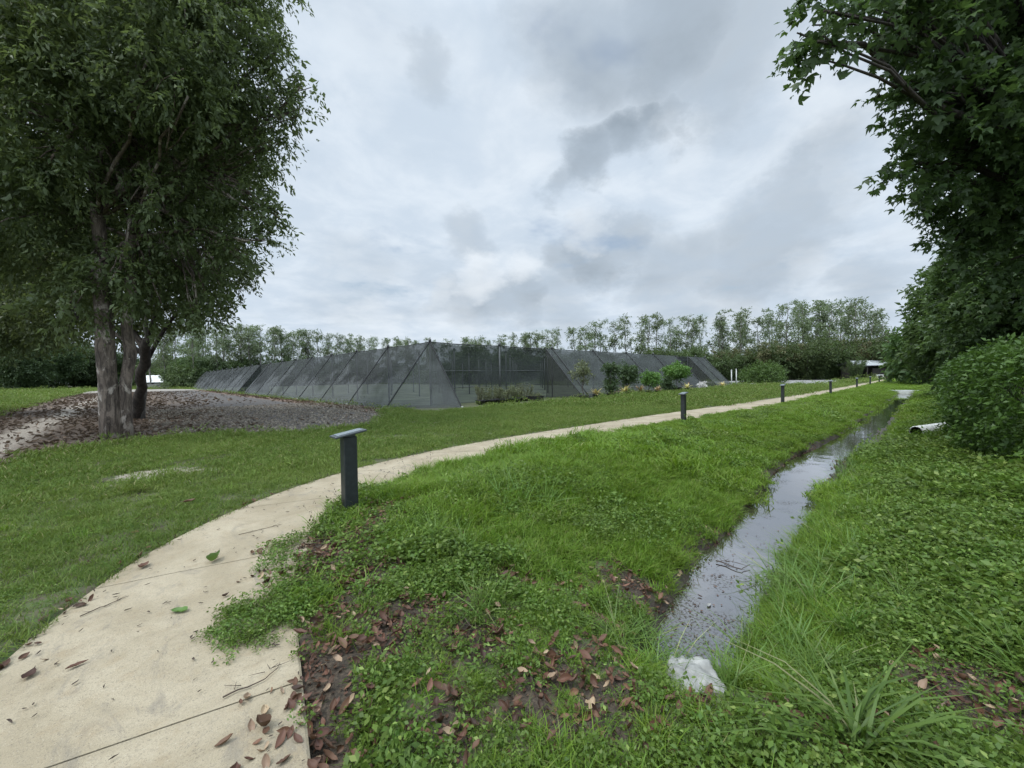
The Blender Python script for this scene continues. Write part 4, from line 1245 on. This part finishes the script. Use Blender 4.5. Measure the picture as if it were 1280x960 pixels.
def field(n_density, r0, r1):
    """random ground points between two distances from the viewer, per square metre"""
    n = int(n_density * 1.55 * (r1 * r1 - r0 * r0))
    r = np.sqrt(rng.uniform(r0 * r0, r1 * r1, n)); a = YAW + rng.uniform(-1.45, 1.45, n)
    x, y = r * np.cos(a), r * np.sin(a)
    m = seen(x, y); return x[m], y[m]


def info(x, y):
    z = height(x, y)
    far_ = np.hypot(x, y)
    onp = in_poly(x, y, PATH_POLY); yard = in_poly(x, y, YARD_POLY)
    inhouse = (x > 9.9) & (x < 53) & (y > 16.3)
    e_ = .22 * np.clip(fbm(x, y, .25, 19) * 2.2 - .75, 0, 1)
    right_of = (y < np.interp(x, PATH_R[:, 0], PATH_R[:, 1]) + e_) & (far_ < 200)
    near_r = np.where(x < 1.0, x > np.interp(y, PATH_R[:9, 1], PATH_R[:9, 0]) - e_, True)
    right_of = right_of & near_r
    wet = z < -.47
    return z, onp, yard, inhouse, right_of, wet, far_


lawn_v = variants('lawn_tuft', M['lawn'], [clump(46, .05, .085, .0042, .55) for _ in range(5)])
lawn_m = variants('lawn_tuft_wide', M['lawn'], [clump(110, .06, .26, .009, .55, 2) for _ in range(4)])
lawn_f = variants('lawn_tuft_broad', M['lawn'], [clump(170, .075, .8, .028, .55, 2) for _ in range(4)])
bank_v = variants('bank_tuft', M['bank'], [clump(44, .15, .09, .0062, .75) for _ in range(6)])
bank_m = variants('bank_tuft_wide', M['bank'], [clump(130, .10, .26, .010, .75) for _ in range(4)])
bank_f = variants('bank_tuft_broad', M['bank'], [clump(130, .10, .42, .02, .7, 2) for _ in range(4)])
reed_v = variants('reed_tuft', M['reed'], [clump(26, .36, .06, .009, .8, 3, .4, .45) for _ in range(5)])
weed_v = variants('weed_tuft', M['weed'], [weed_clump(95, .085, .11, .021) for _ in range(4)] + [weed_clump(64, .10, .11, .030, .5) for _ in range(3)])
weed_m = variants('weed_tuft_wide', M['weed'], [weed_clump(230, .13, .3, .042) for _ in range(4)])
dead_v = variants('dead_leaf', M['dead'], [dead_leaf_mesh(rng.uniform(.05, .105), rng.uniform(.03, .062), rng.uniform(.03, .5), k) for k in range(16)], True)
lit_v = variants('litter_leaf', M['litter'], [dead_leaf_mesh(rng.uniform(.09, .16), rng.uniform(.05, .08), rng.uniform(.2, .6), k) for k in range(6)], True)


def put(name, parts, label, cat):
    """parts: list of (x, y, z, variants, scale, tint, tilt): the layers of one kind of plant"""
    for k, (x, y, z, var, s, t, tilt) in enumerate(parts):
        scatter(name, np.stack([x, y, z], 1), var, s, t, tilt, label, cat)


def path_gap(x, y, e):
    """true where the nearest path edge is more than e away (sampled)"""
    return ~(in_poly(x + e, y, PATH_POLY) | in_poly(x - e, y, PATH_POLY) | in_poly(x, y + e, PATH_POLY) | in_poly(x, y - e, PATH_POLY))


# short lawn, left of the path and far right lawn strip
def lawn_layer(dens, r0, r1, var, sc, e, name):
    x, y = field(dens, r0, r1)
    z, onp, yard, inh, rgt, wet, far_ = info(x, y)
    keep = ~onp & ~yard & ~inh & ~rgt & path_gap(x, y, e) & (y < 130)
    keep &= sand_mask(x, y) < rng.uniform(.2, .95, len(x))
    keep &= ~((x > 60) & (x < 112) & (y > 9.0) & (y < 30)) & (x < 150)
    thin = fbm(x, y, .45, 91); keep &= rng.random(len(x)) < np.clip(thin * 2.6 - .4, .3, 1)
    # worn edge beside the yard
    x, y, z = x[keep], y[keep], z[keep]
    s = sc * rng.uniform(.7, 1.3, len(x)) * (.75 + .6 * fbm(x, y, 2.2, 14))
    edge = np.exp(-np.abs(y - np.interp(x, YARD[:11, 0], YARD[:11, 1])) / .7) * (x < 9.5) * (x > -2)
    s = s * (1 + .9 * edge)
    t = np.clip(fbm(x, y, 1.1, 33) * 2.4 - .7 + rng.normal(size=len(x)) * .22, 0, 1.3)
    scatter(name, np.stack([x, y, z], 1), var, s, t, .2, 'short mown lawn grass left of the path', 'grass')


lawn_layer(240, 1.5, 8, lawn_v, 1.15, .0, 'lawn_grass')
lawn_layer(70, 8, 21, lawn_m, 1.0, .12, 'lawn_grass')
lawn_layer(9, 21, 62, lawn_f, 1.0, .35, 'lawn_grass')
lawn_layer(1.6, 62, 130, lawn_f, 1.9, .6, 'lawn_grass')


x, y = field(120, 1.5, 9)
z, onp, yard, inh, rgt, wet, far_ = info(x, y)
keep = ~onp & ~yard & ~rgt & (rng.random(len(x)) < np.clip(fbm(x, y, .7, 131) * 3 - 1.3, 0, .8))
scatter('lawn_weeds', np.stack([x, y, z], 1)[keep], weed_v, rng.uniform(.3, .6, keep.sum()), rng.random(keep.sum()), .3, 'small clover like weeds growing in the lawn', 'weeds')
x, y = field(7, 6, 24)
z, onp, yard, inh, rgt, wet, far_ = info(x, y)
keep = ~onp & ~yard & ~rgt & ~inh & (rng.random(len(x)) < .8 * fbm(x, y, 1.2, 140))
scatter('lawn_grass', np.stack([x, y, z], 1)[keep], bank_v, rng.uniform(.45, .95, keep.sum()), rng.random(keep.sum()) * .9, .3, 'coarser grass tufts standing in the lawn', 'grass')


def cover_frac(x, y):
    """share of broad-leaved weeds against grass right of the path"""
    f = sstep(3.3, 1.2, x) * .72
    f = np.maximum(f, sstep(.75, .1, y) * (.75 + .2 * sstep(8, 3, x)))
    f = np.maximum(f, .3 * gauss(x, y, 4.0, 3.4, 1.3))
    f = f + (fbm(x, y, .7, 61) - .5) * np.where((x > 3) & (y > 1.3), .5, 1.0)
    return np.clip(f * np.where(np.hypot(x, y) > 14, .5, 1), 0, 1)


def right_layer(dens, r0, r1, gvar, wvar, sc, e, ws, wdens=1.0):
    x, y = field(dens, r0, r1)
    z, onp, yard, inh, rgt, wet, far_ = info(x, y)
    spill = np.zeros(len(x))
    for px_, py_, r_ in ((340, 778, .26), (365, 768, .26), (400, 735, .3), (365, 700, .22), (330, 800, .12), (310, 765, .12), (395, 850, .1), (385, 690, .3)):
        cx, cy = ground_point(px_, py_); spill = np.maximum(spill, gauss(x, y, cx, cy, r_))
    spl = (spill > rng.uniform(.15, .4, len(x))) & onp
    keep = (rgt | spl) & ~wet & (x < 150)
    lim = sstep(-.30, -.44, z) * np.where(x > 5.5, .35, .85)                                     # sparse on the muddy rim
    keep &= rng.random(len(x)) > lim
    keep &= (far_ < 9) | (z > np.where(y < 1.5, -.30, -.40))
    bxx, byy = ground_point(868, 868, -.3); keep &= (rng.random(len(x)) > 1.5 * gauss(x, y, 14.4, .5, .8, .6)) & (rng.random(len(x)) > 1.3 * gauss(x, y, 15.6, .0, .7, .4))
    keep &= rng.random(len(x)) > 1.6 * gauss(x, y, bxx - .05, byy - .06, .27)
    keep &= rng.random(len(x)) > np.clip(bare_mask(x, y) * 1.35, 0, .93)
    x, y, z, spl = x[keep], y[keep], np.where(onp, .015, z)[keep], spl[keep]
    cf = np.maximum(cover_frac(x, y), spl * 1.0)
    w = rng.random(len(x)) < cf
    bright = np.clip(.25 + .6 * fbm(x, y, 1.4, 71) + .25 * sstep(5, 9, x) + rng.normal(size=len(x)) * .1, 0, 1)
    s = sc * rng.uniform(.65, 1.3, len(x)) * (.6 + .8 * fbm(x, y, .9, 81)) * np.where((y > 3.0) & (x < 9), 1.35, np.where(y > 4.2, .6, np.where(x > 19, .8, 1.0)))
    s = np.where((y < 1.25) & (x < 8), s * 1.3, s) * np.where((x < 2.2) & (y < 3), .8, 1)
    scatter('bank_grass', np.stack([x, y, z], 1)[~w], gvar, s[~w], bright[~w], .2, 'lush uncut grass on the banks of the ditch', 'grass')
    sw = ws * rng.uniform(.6, 1.45, len(x)) * (.45 + 1.15 * fbm(x, y, .5, 85)) * np.where(np.hypot(x, y) < 3.4, .9, 1.3) * np.where(spl, .75, 1)
    ww = w & (rng.random(len(x)) < wdens)
    scatter('ground_cover', np.stack([x, y, z], 1)[ww], wvar, sw[ww], bright[ww] * .9, .3, 'low broad leaved weeds covering the near ground and right bank', 'ground cover')


right_layer(420, .8, 7.5, bank_v, weed_v, .78, .0, .9)
right_layer(75, 7.5, 19, bank_m, weed_m, .95, .0, .8)
right_layer(20, 19, 62, bank_f, weed_m, 1.0, .0, 1.0, .3)
right_layer(3, 62, 150, bank_f, weed_m, 1.6, .0, 1.2, .1)

# long grass: both lips of the ditch near its end, and odd tufts
x, y = field(60, 1.6, 13)
z, onp, yard, inh, rgt, wet, far_ = info(x, y)
lip = sstep(-.62, -.38, z) * sstep(-.12, -.3, z) * (y < 1.5) * (x > 2.2) * (.35 + .65 * sstep(7, 3, x))
odd = .0
for px_, py_, r_ in ((600, 790, .16), (630, 640, .4), (1260, 840, .2), (930, 830, .2), (920, 800, .2), (560, 700, .2)):
    cx, cy = ground_point(px_, py_, -.15); odd = np.maximum(odd, gauss(x, y, cx, cy, r_) * .6)
keep = rgt & (rng.random(len(x)) < np.maximum(lip * .75, odd)) & (z > -.58)
n_ = keep.sum()
scatter('long_grass', np.stack([x, y, np.maximum(z, -.54)], 1)[keep], reed_v, rng.uniform(.45, .95, n_), np.clip(.3 + .5 * rng.random(n_), 0, 1), .25, 'long arching grass along the edge of the water', 'grass')

# dead leaves in drifts
x, y = field(420, .8, 6.5)
z, onp, yard, inh, rgt, wet, far_ = info(x, y)
bm_ = bare_mask(x, y)
edge = (~path_gap(x, y, .1)) & ~onp
keep = (rgt & ~wet & (rng.random(len(x)) < np.maximum(bm_ * .85, .05))) | (edge & ~wet & (rng.random(len(x)) < .16)) | (~rgt & ~onp & (rng.random(len(x)) < .006))
drift = np.zeros(len(x))
for px_, py_, r_ in ((372, 890, .2), (368, 940, .2), (360, 720, .2), (350, 755, .16), (330, 690, .1), (10, 830, .1), (90, 760, .08), (380, 940, .12)):
    cx, cy = ground_point(px_, py_); drift = np.maximum(drift, gauss(x, y, cx, cy, r_))
onl = onp & (rng.random(len(x)) < drift * .8)
keep |= onl
zz = np.where(onp, .016, z + .012 + .05 * rng.random(len(x)) * (bm_ > .3))
scatter('leaf_litter', np.stack([x, y, zz], 1)[keep], dead_v, rng.uniform(.35, .95, keep.sum()), rng.random(keep.sum()), .45, 'brown dead leaves lying among the weeds and path edge', 'leaf litter')
x, y = field(900, .8, 4.5)
z, onp, yard, inh, rgt, wet, far_ = info(x, y)
keep = rgt & ~wet & (rng.random(len(x)) < bare_mask(x, y) * .8)
bits = variants('leaf_bit', M['dead'], [dead_leaf_mesh(rng.uniform(.012, .035), rng.uniform(.006, .02), rng.uniform(0, .4), k) for k in range(8)])
scatter('leaf_litter', np.stack([x, y, z + .006], 1)[keep], bits, rng.uniform(.6, 1.5, keep.sum()), rng.random(keep.sum()), .4, 'crumbled leaf bits on the bare soil between the weeds', 'leaf litter')
# muddy rim debris
x, y = field(420, 2.2, 14)
z, onp, yard, inh, rgt, wet, far_ = info(x, y)
keep = rgt & (z > -.56) & (z < -.33) & (rng.random(len(x)) < .35) & (y > 1.2)
scatter('leaf_litter', np.stack([x, y, np.maximum(z, -.5) + .004], 1)[keep], dead_v, rng.uniform(.35, .8, keep.sum()), rng.random(keep.sum()) * .25, .5, 'dark rotting leaves on the muddy rim of the water', 'leaf litter')
x = rng.uniform(2.6, 7, 900); y = rng.uniform(.9, 2.4, 900)
z = height(x, y); keep = (z < -.5) & (rng.random(900) < sstep(7, 3, x) * .8 + sstep(-.56, -.5, z) * .3)
scatter('floating_debris', np.stack([x, y, x * 0 - .498], 1)[keep], bits, rng.uniform(.5, 1.4, keep.sum()), rng.random(keep.sum()) * .5, .06, 'bits of leaf and grass floating on the near ditch water', 'debris')
# yard litter
x, y = field(26, 10, 34)
yard = in_poly(x, y, YARD_POLY)
p_ = np.clip(.85 - .2 * x, .06, .8) + .9 * (x > 8.0)
p_ = p_ * (1 - .8 * gauss(x, y * 0, -2.5, 0, .6, 1))
keep = yard & (rng.random(len(x)) < p_)
scatter('yard_litter', np.stack([x, y, x * 0 + .02], 1)[keep], lit_v, rng.uniform(.7, 1.5, keep.sum()), rng.random(keep.sum()), .4, 'dry leaves and bark strewn over the yard and track', 'leaf litter')
x, y = field(5, 34, 85)
yard = in_poly(x, y, YARD_POLY)
keep = yard & (rng.random(len(x)) < np.clip(.8 - .1 * x, .1, .75) + .9 * (x > 8.2))
scatter('yard_litter', np.stack([x, y, x * 0 + .02], 1)[keep], lit_v, rng.uniform(1.3, 2.6, keep.sum()), rng.random(keep.sum()), .4, 'dry leaves and bark strewn over the far part of the yard', 'leaf litter')
# specks of dirt and bits on the path
x, y = field(60, 10, 30)
keep = in_poly(x, y, YARD_POLY) & (x > .5) & (rng.random(len(x)) < .7)
stone_d = []
for k in range(6):
    V_, F_ = (lambda m_: (np.concatenate(m_.V), m_.F))(MB().tube([(0, 0, -.02), (0, 0, 0), (.003, 0, .022), (0, 0, .034)], [.014, .03, .026, .008], 6))
    V_ = V_ * rng.uniform(.7, 1.4, 3) + rng.normal(size=V_.shape) * .003
    F_ = np.array([f for f in F_ if len(f) == 4]); stone_d.append((V_, F_, np.full(len(F_), rng.random())))
stone_v = variants('gravel_stone', M['stone'], stone_d)
scatter('gravel', np.stack([x, y, x * 0 + .012], 1)[keep], stone_v, rng.uniform(.5, 1.6, keep.sum()), rng.random(keep.sum()), .3, 'loose grey stones lying on the gravel yard', 'gravel')
crumb = variants('crumb', M['twig'], [dead_leaf_mesh(rng.uniform(.012, .03), rng.uniform(.006, .012), .2, k) for k in range(6)])
x, y = field(130, 1.2, 14)
onp = in_poly(x, y, PATH_POLY)
edge = ~(in_poly(x + .18, y, PATH_POLY) & in_poly(x - .18, y, PATH_POLY) & in_poly(x, y + .18, PATH_POLY) & in_poly(x, y - .18, PATH_POLY))
keep = onp & (rng.random(len(x)) < np.where(edge, .8, .14))
scatter('path_debris', np.stack([x, y, x * 0 + .018], 1)[keep], crumb, rng.uniform(.5, 1.6, keep.sum()), rng.random(keep.sum()), .15, 'small dark bits of twig and dirt on the path', 'debris')

# stalks with seed heads leaning over the path edge
st_d = []
for _ in range(4):
    V, F, T = clump(5, .34, .07, .0035, .35, 3, .3, .35)
    tips = V.reshape(-1, 8, 3)[:, 3]
    lv = leaves(np.repeat(tips, 4, 0) + rng.normal(size=(len(tips) * 4, 3)) * .008, rng.normal(size=(len(tips) * 4, 3)), .02, .5)
    st_d.append(join([(V, F, T), lv]))
stalk_v = variants('weed_stalk', M['twig'], st_d)
pts = []
for px_, py_ in ((360, 720), (375, 690), (405, 655), (440, 640), (455, 622), (480, 606), (500, 598), (340, 735), (365, 705), (420, 640), (390, 670), (350, 745), (470, 612), (530, 590)):
    cx, cy = ground_point(px_, py_)
    pts.append((cx + .06, cy - .05, .0))
pts = np.array(pts)
scatter('weed_stalks', pts, stalk_v, rng.uniform(.6, 1.15, len(pts)), rng.random(len(pts)), .3, 'thin dry weed stalks leaning over the path edge', 'weeds')

# ------------------------------------------------------------------ single things lying about
V, F, T = clump(60, .42, .07, .014, 1.0, 3, .35, .55)
gx_, gy_ = ground_point(1075, 950, -.05)
tag(obj('grass_tuft', make_mesh('grass_tuft', V, F, M['reed'], True, T), None, (gx_, gy_, hz(gx_, gy_))), 'pale strappy grass tuft at the bottom right edge', 'grass tuft')


def single_leaf(px_, py_, L, w, curl, mat, label, rz, z=.017, group=None):
    x, y = ground_point(px_, py_)
    V, F, T = dead_leaf_mesh(L, w, curl, rz)
    o = obj('fallen_leaf', make_mesh('fallen_leaf', V, F, mat, True, T), None, (x, y, z)); o.rotation_euler = (0, 0, rz)
    return tag(o, label, 'leaf', group)


GLf = M['leaf_shrub']
single_leaf(267, 703, .15, .09, .75, GLf, 'curled green leaf standing up in the middle of the path', .8)
single_leaf(225, 767, .115, .075, .25, GLf, 'flat green leaf on the path below the curled one', 2.4)
single_leaf(37, 848, .085, .06, .3, M['dead'], 'dark brown leaf near the left edge of the path', 1.2)
single_leaf(96, 836, .09, .03, .2, M['dead'], 'thin brown leaf sliver on the left of the path', .2)
single_leaf(329, 913, .085, .06, .9, M['dead'], 'crumpled dark leaf near the bottom of the path', 2.0)
single_leaf(301, 883, .04, .02, .3, M['dead'], 'tiny dark leaf scrap above the crumpled leaf', 1.5)
single_leaf(282, 748, .05, .03, .5, M['dead'], 'small dark leaf on the path near the joint', .5)
single_leaf(180, 710, .12, .07, .3, M['dead'], 'pinkish brown leaf at the left path edge', 1.0)
single_leaf(236, 632, .14, .09, .3, M['dead'], 'pale dry leaf on the lawn left of the path', .3, .05)
wx_, wy_ = ground_point(886, 757, -.5)
o = obj('floating_leaf', make_mesh('floating_leaf', *dead_leaf_mesh(.07, .035, .1, 1)[:2], M['tarp'], True), None, (wx_, wy_, -.494))
tag(o, 'small pale leaf floating on the ditch water', 'leaf')


def twig(name, pts, rad, label, sub=6):
    P = np.array(pts, float); root = None
    c = P.mean(0); mb = MB(); mb.tube(resample(P - c, 9) + rng.normal(size=(9, 3)) * np.array([.006, .006, .001]), np.linspace(rad, rad * .4, 9), 6)
    for _ in range(sub):
        a = P[0] + (P[-1] - P[0]) * rng.uniform(.15, .9) - c; d = rng.uniform(0, 6.28); L = np.linalg.norm(P[-1] - P[0]) * rng.uniform(.12, .3)
        mb.tube([a, a + np.array([math.cos(d) * L, math.sin(d) * L, rng.uniform(0, .01)])], [rad * .5, rad * .2], 5)
    o = mb.build(name, M['twig'], None, True); o.location = c
    return tag(o, label, 'twig')


def gp3(px_, py_, z): return (*ground_point(px_, py_, z), z)


twig('fallen_twig', [gp3(275, 872, .02), gp3(330, 850, .02), gp3(352, 828, .022)], .004, 'thin dark twig lying along the near path joint')
twig('fallen_twig', [gp3(100, 770, .02), gp3(160, 745, .02)], .0035, 'thin twig near the left edge of the path')
twig('fallen_twig', [gp3(300, 668, .02), gp3(352, 655, .02)], .003, 'thin twig across the path left of the bollard')
twig('fallen_branch', [gp3(895, 700, -.48), gp3(925, 712, -.48), gp3(938, 706, -.47)], .007, 'forked dead twig lying in the ditch water', 7)
twig('fallen_branch', [gp3(560, 760, -.02), gp3(600, 790, -.03)], .006, 'bare stick among the weeds left of the ditch', 3)

# ------------------------------------------------------------------ sky and sun
W = bpy.data.worlds.new('World'); S.world = W; W.use_nodes = True
nt = W.node_tree; nt.nodes.clear()
SUN_EL, SUN_AZ = R(58), YAW + R(125)           # high behind cloud, to the left and a little behind
sky = nd(nt, 'ShaderNodeTexSky', sky_type='NISHITA', sun_disc=False, sun_elevation=SUN_EL, sun_rotation=PI / 2 - SUN_AZ, air_density=1.2, dust_density=2.5)
tc = nd(nt, 'ShaderNodeTexCoord')
dirv = nd(nt, 'ShaderNodeVectorMath', {0: tc.outputs['Generated']}, operation='NORMALIZE').outputs[0]
sx = nd(nt, 'ShaderNodeSeparateXYZ', {0: dirv})
den = mth(nt, 'ADD', mth(nt, 'MAXIMUM', sx.outputs[2], 0.0), .16)
flat = nd(nt, 'ShaderNodeCombineXYZ', {0: mth(nt, 'DIVIDE', sx.outputs[0], den), 1: mth(nt, 'DIVIDE', sx.outputs[1], den), 2: 0.0}).outputs[0]
n1 = noise(nt, 1.1, 7, .55, flat, .4); n2 = noise(nt, 3.4, 6, .6, flat, .3)
nw = nd(nt, 'ShaderNodeTexNoise', {'Vector': nd(nt, 'ShaderNodeMapping', {'Vector': dirv, 'Scale': (1, 1, 1.6)}).outputs[0], 'Scale': 4.4, 'Detail': 7.0, 'Roughness': .6})
wv = nd(nt, 'ShaderNodeVectorMath', {0: nw.outputs['Color'], 1: (.5, .5, .5)}, operation='SUBTRACT').outputs[0]
wv = nd(nt, 'ShaderNodeVectorMath', {0: wv, 'Scale': .24}, operation='SCALE').outputs[0]
dw = nd(nt, 'ShaderNodeVectorMath', {0: nd(nt, 'ShaderNodeVectorMath', {0: dirv, 1: wv}, operation='ADD').outputs[0]}, operation='NORMALIZE').outputs[0]


def blob(px_, py_, rpx, soft=1.0):
    c = view_point(px_, py_, 1.0) - np.array([0, 0, EYE]); c = c / np.linalg.norm(c)
    k = 1 / (1 + ((px_ - 640) / 500) ** 2 + ((py_ - 470) / 500) ** 2)
    a = math.atan(rpx / 500) * max(k, .4)
    d = nd(nt, 'ShaderNodeVectorMath', {0: dw, 1: tuple(c)}, operation='DOT_PRODUCT').outputs['Value']
    return ramp(nt, d, math.cos(a), 1.0)


dark = None
for q in ((830, 30, 150, .72), (740, 55, 110, .55), (910, 55, 140, .5), (690, 90, 60, .3), (848, 148, 34, .6), (815, 160, 42, .75), (775, 182, 44, .8), (735, 208, 40, .75), (708, 232, 26, .5),
          (600, 384, 46, .62), (640, 380, 42, .55), (570, 378, 30, .5), (745, 318, 46, .62), (785, 305, 38, .5), (715, 326, 36, .45), (830, 335, 60, .42), (880, 320, 60, .42), (960, 300, 90, .5), (1010, 250, 70, .45), (920, 350, 60, .5),
          (1050, 220, 70, .3), (540, 95, 40, .3), (580, 298, 34, .35), (1080, 350, 60, .35), (860, 385, 60, .3), (430, 345, 60, .15), (700, 378, 50, .3)):
    b_ = mth(nt, 'MULTIPLY', blob(q[0], q[1], q[2] * 1.25), q[3] * .82)
    dark = b_ if dark is None else mth(nt, 'MAXIMUM', dark, b_)
dk = mth(nt, 'ADD', mth(nt, 'MULTIPLY', dark, mth(nt, 'ADD', .35, mth(nt, 'MULTIPLY', n2, 1.5))), mth(nt, 'MULTIPLY', ramp(nt, n1, .40, .78), .26))
dk = nd(nt, 'ShaderNodeClamp', {0: dk}).outputs[0]
lightc = mixc(nt, ramp(nt, n2, .35, .7), (4.4, 5.1, 5.9), (5.3, 5.9, 6.55))
cloud = mixc(nt, dk, lightc, (2.05, 2.5, 2.98))
lit_ = None
for q in ((598, 350, 44, .9), (650, 338, 34, .8), (560, 372, 26, .7), (745, 288, 34, .6), (1050, 130, 110, .5), (470, 412, 60, .6), (570, 414, 60, .5), (850, 190, 60, .35), (640, 170, 90, .3), (1000, 330, 50, .3), (900, 400, 60, .4)):
    b_ = mth(nt, 'MULTIPLY', blob(*q[:3]), q[3] * .8)
    lit_ = b_ if lit_ is None else mth(nt, 'MAXIMUM', lit_, b_)
cloud = mixc(nt, mth(nt, 'MULTIPLY', lit_, mth(nt, 'ADD', .3, n2)), cloud, (6.2, 6.6, 7.0))
blue = mixc(nt, ramp(nt, noise(nt, 1.3, 5, .6, flat), .55, .72), cloud, mixc(nt, .55, cloud, sky.outputs[0]))
hor = mixc(nt, mth(nt, 'MULTIPLY', ramp(nt, sx.outputs[2], .14, .0), .45), blue, (4.6, 5.4, 6.25))
# an overcast sky is brightest overhead, and brighter on the sun's side
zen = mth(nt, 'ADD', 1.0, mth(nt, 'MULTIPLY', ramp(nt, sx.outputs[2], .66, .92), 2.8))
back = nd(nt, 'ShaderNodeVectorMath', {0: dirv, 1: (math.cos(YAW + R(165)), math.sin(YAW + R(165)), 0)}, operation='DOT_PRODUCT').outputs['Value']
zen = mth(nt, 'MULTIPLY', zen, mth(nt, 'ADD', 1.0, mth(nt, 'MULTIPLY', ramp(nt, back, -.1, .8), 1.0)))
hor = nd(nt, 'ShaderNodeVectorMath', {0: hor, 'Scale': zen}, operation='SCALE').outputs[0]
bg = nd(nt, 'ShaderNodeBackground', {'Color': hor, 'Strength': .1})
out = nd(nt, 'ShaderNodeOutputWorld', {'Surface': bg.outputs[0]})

sl = bpy.data.lights.new('sun', 'SUN'); sl.energy = 1.5; sl.angle = R(16); sl.color = (1, .96, .9)
so = bpy.data.objects.new('sun', sl); COL.objects.link(so)
sd_ = Vector((math.cos(SUN_EL) * math.cos(SUN_AZ), math.cos(SUN_EL) * math.sin(SUN_AZ), math.sin(SUN_EL)))
so.rotation_euler = (-sd_).to_track_quat('-Z', 'Y').to_euler(); so.location = (0, 0, 60)

# ------------------------------------------------------------------ camera
cam = bpy.data.cameras.new('camera'); co = bpy.data.objects.new('camera', cam); COL.objects.link(co)
cam.sensor_width = 36; cam.lens = 36 * 500 / 1280; cam.clip_start = .05; cam.clip_end = 4000
p = math.atan(9.3 / 500); r = math.atan(.015)
fw = Vector((math.cos(YAW) * math.cos(p), math.sin(YAW) * math.cos(p), -math.sin(p)))
r0 = fw.cross(Vector((0, 0, 1))).normalized(); u0 = r0.cross(fw)
rt_ = r0 * math.cos(r) - u0 * math.sin(r); up_ = r0 * math.sin(r) + u0 * math.cos(r)
mw = Matrix((rt_, up_, -fw)).transposed().to_4x4(); mw.translation = Vector((0, 0, EYE))
co.matrix_world = mw
S.camera = co

S.render.engine = 'CYCLES'
S.cycles.use_denoising = True
S.cycles.max_bounces = 8; S.cycles.diffuse_bounces = 4; S.cycles.glossy_bounces = 2; S.cycles.transmission_bounces = 4; S.cycles.transparent_max_bounces = 14
S.cycles.caustics_reflective = False; S.cycles.caustics_refractive = False
S.view_settings.view_transform = 'Standard'; S.view_settings.look = 'None'; S.view_settings.gamma = 1; S.view_settings.exposure = 0.52
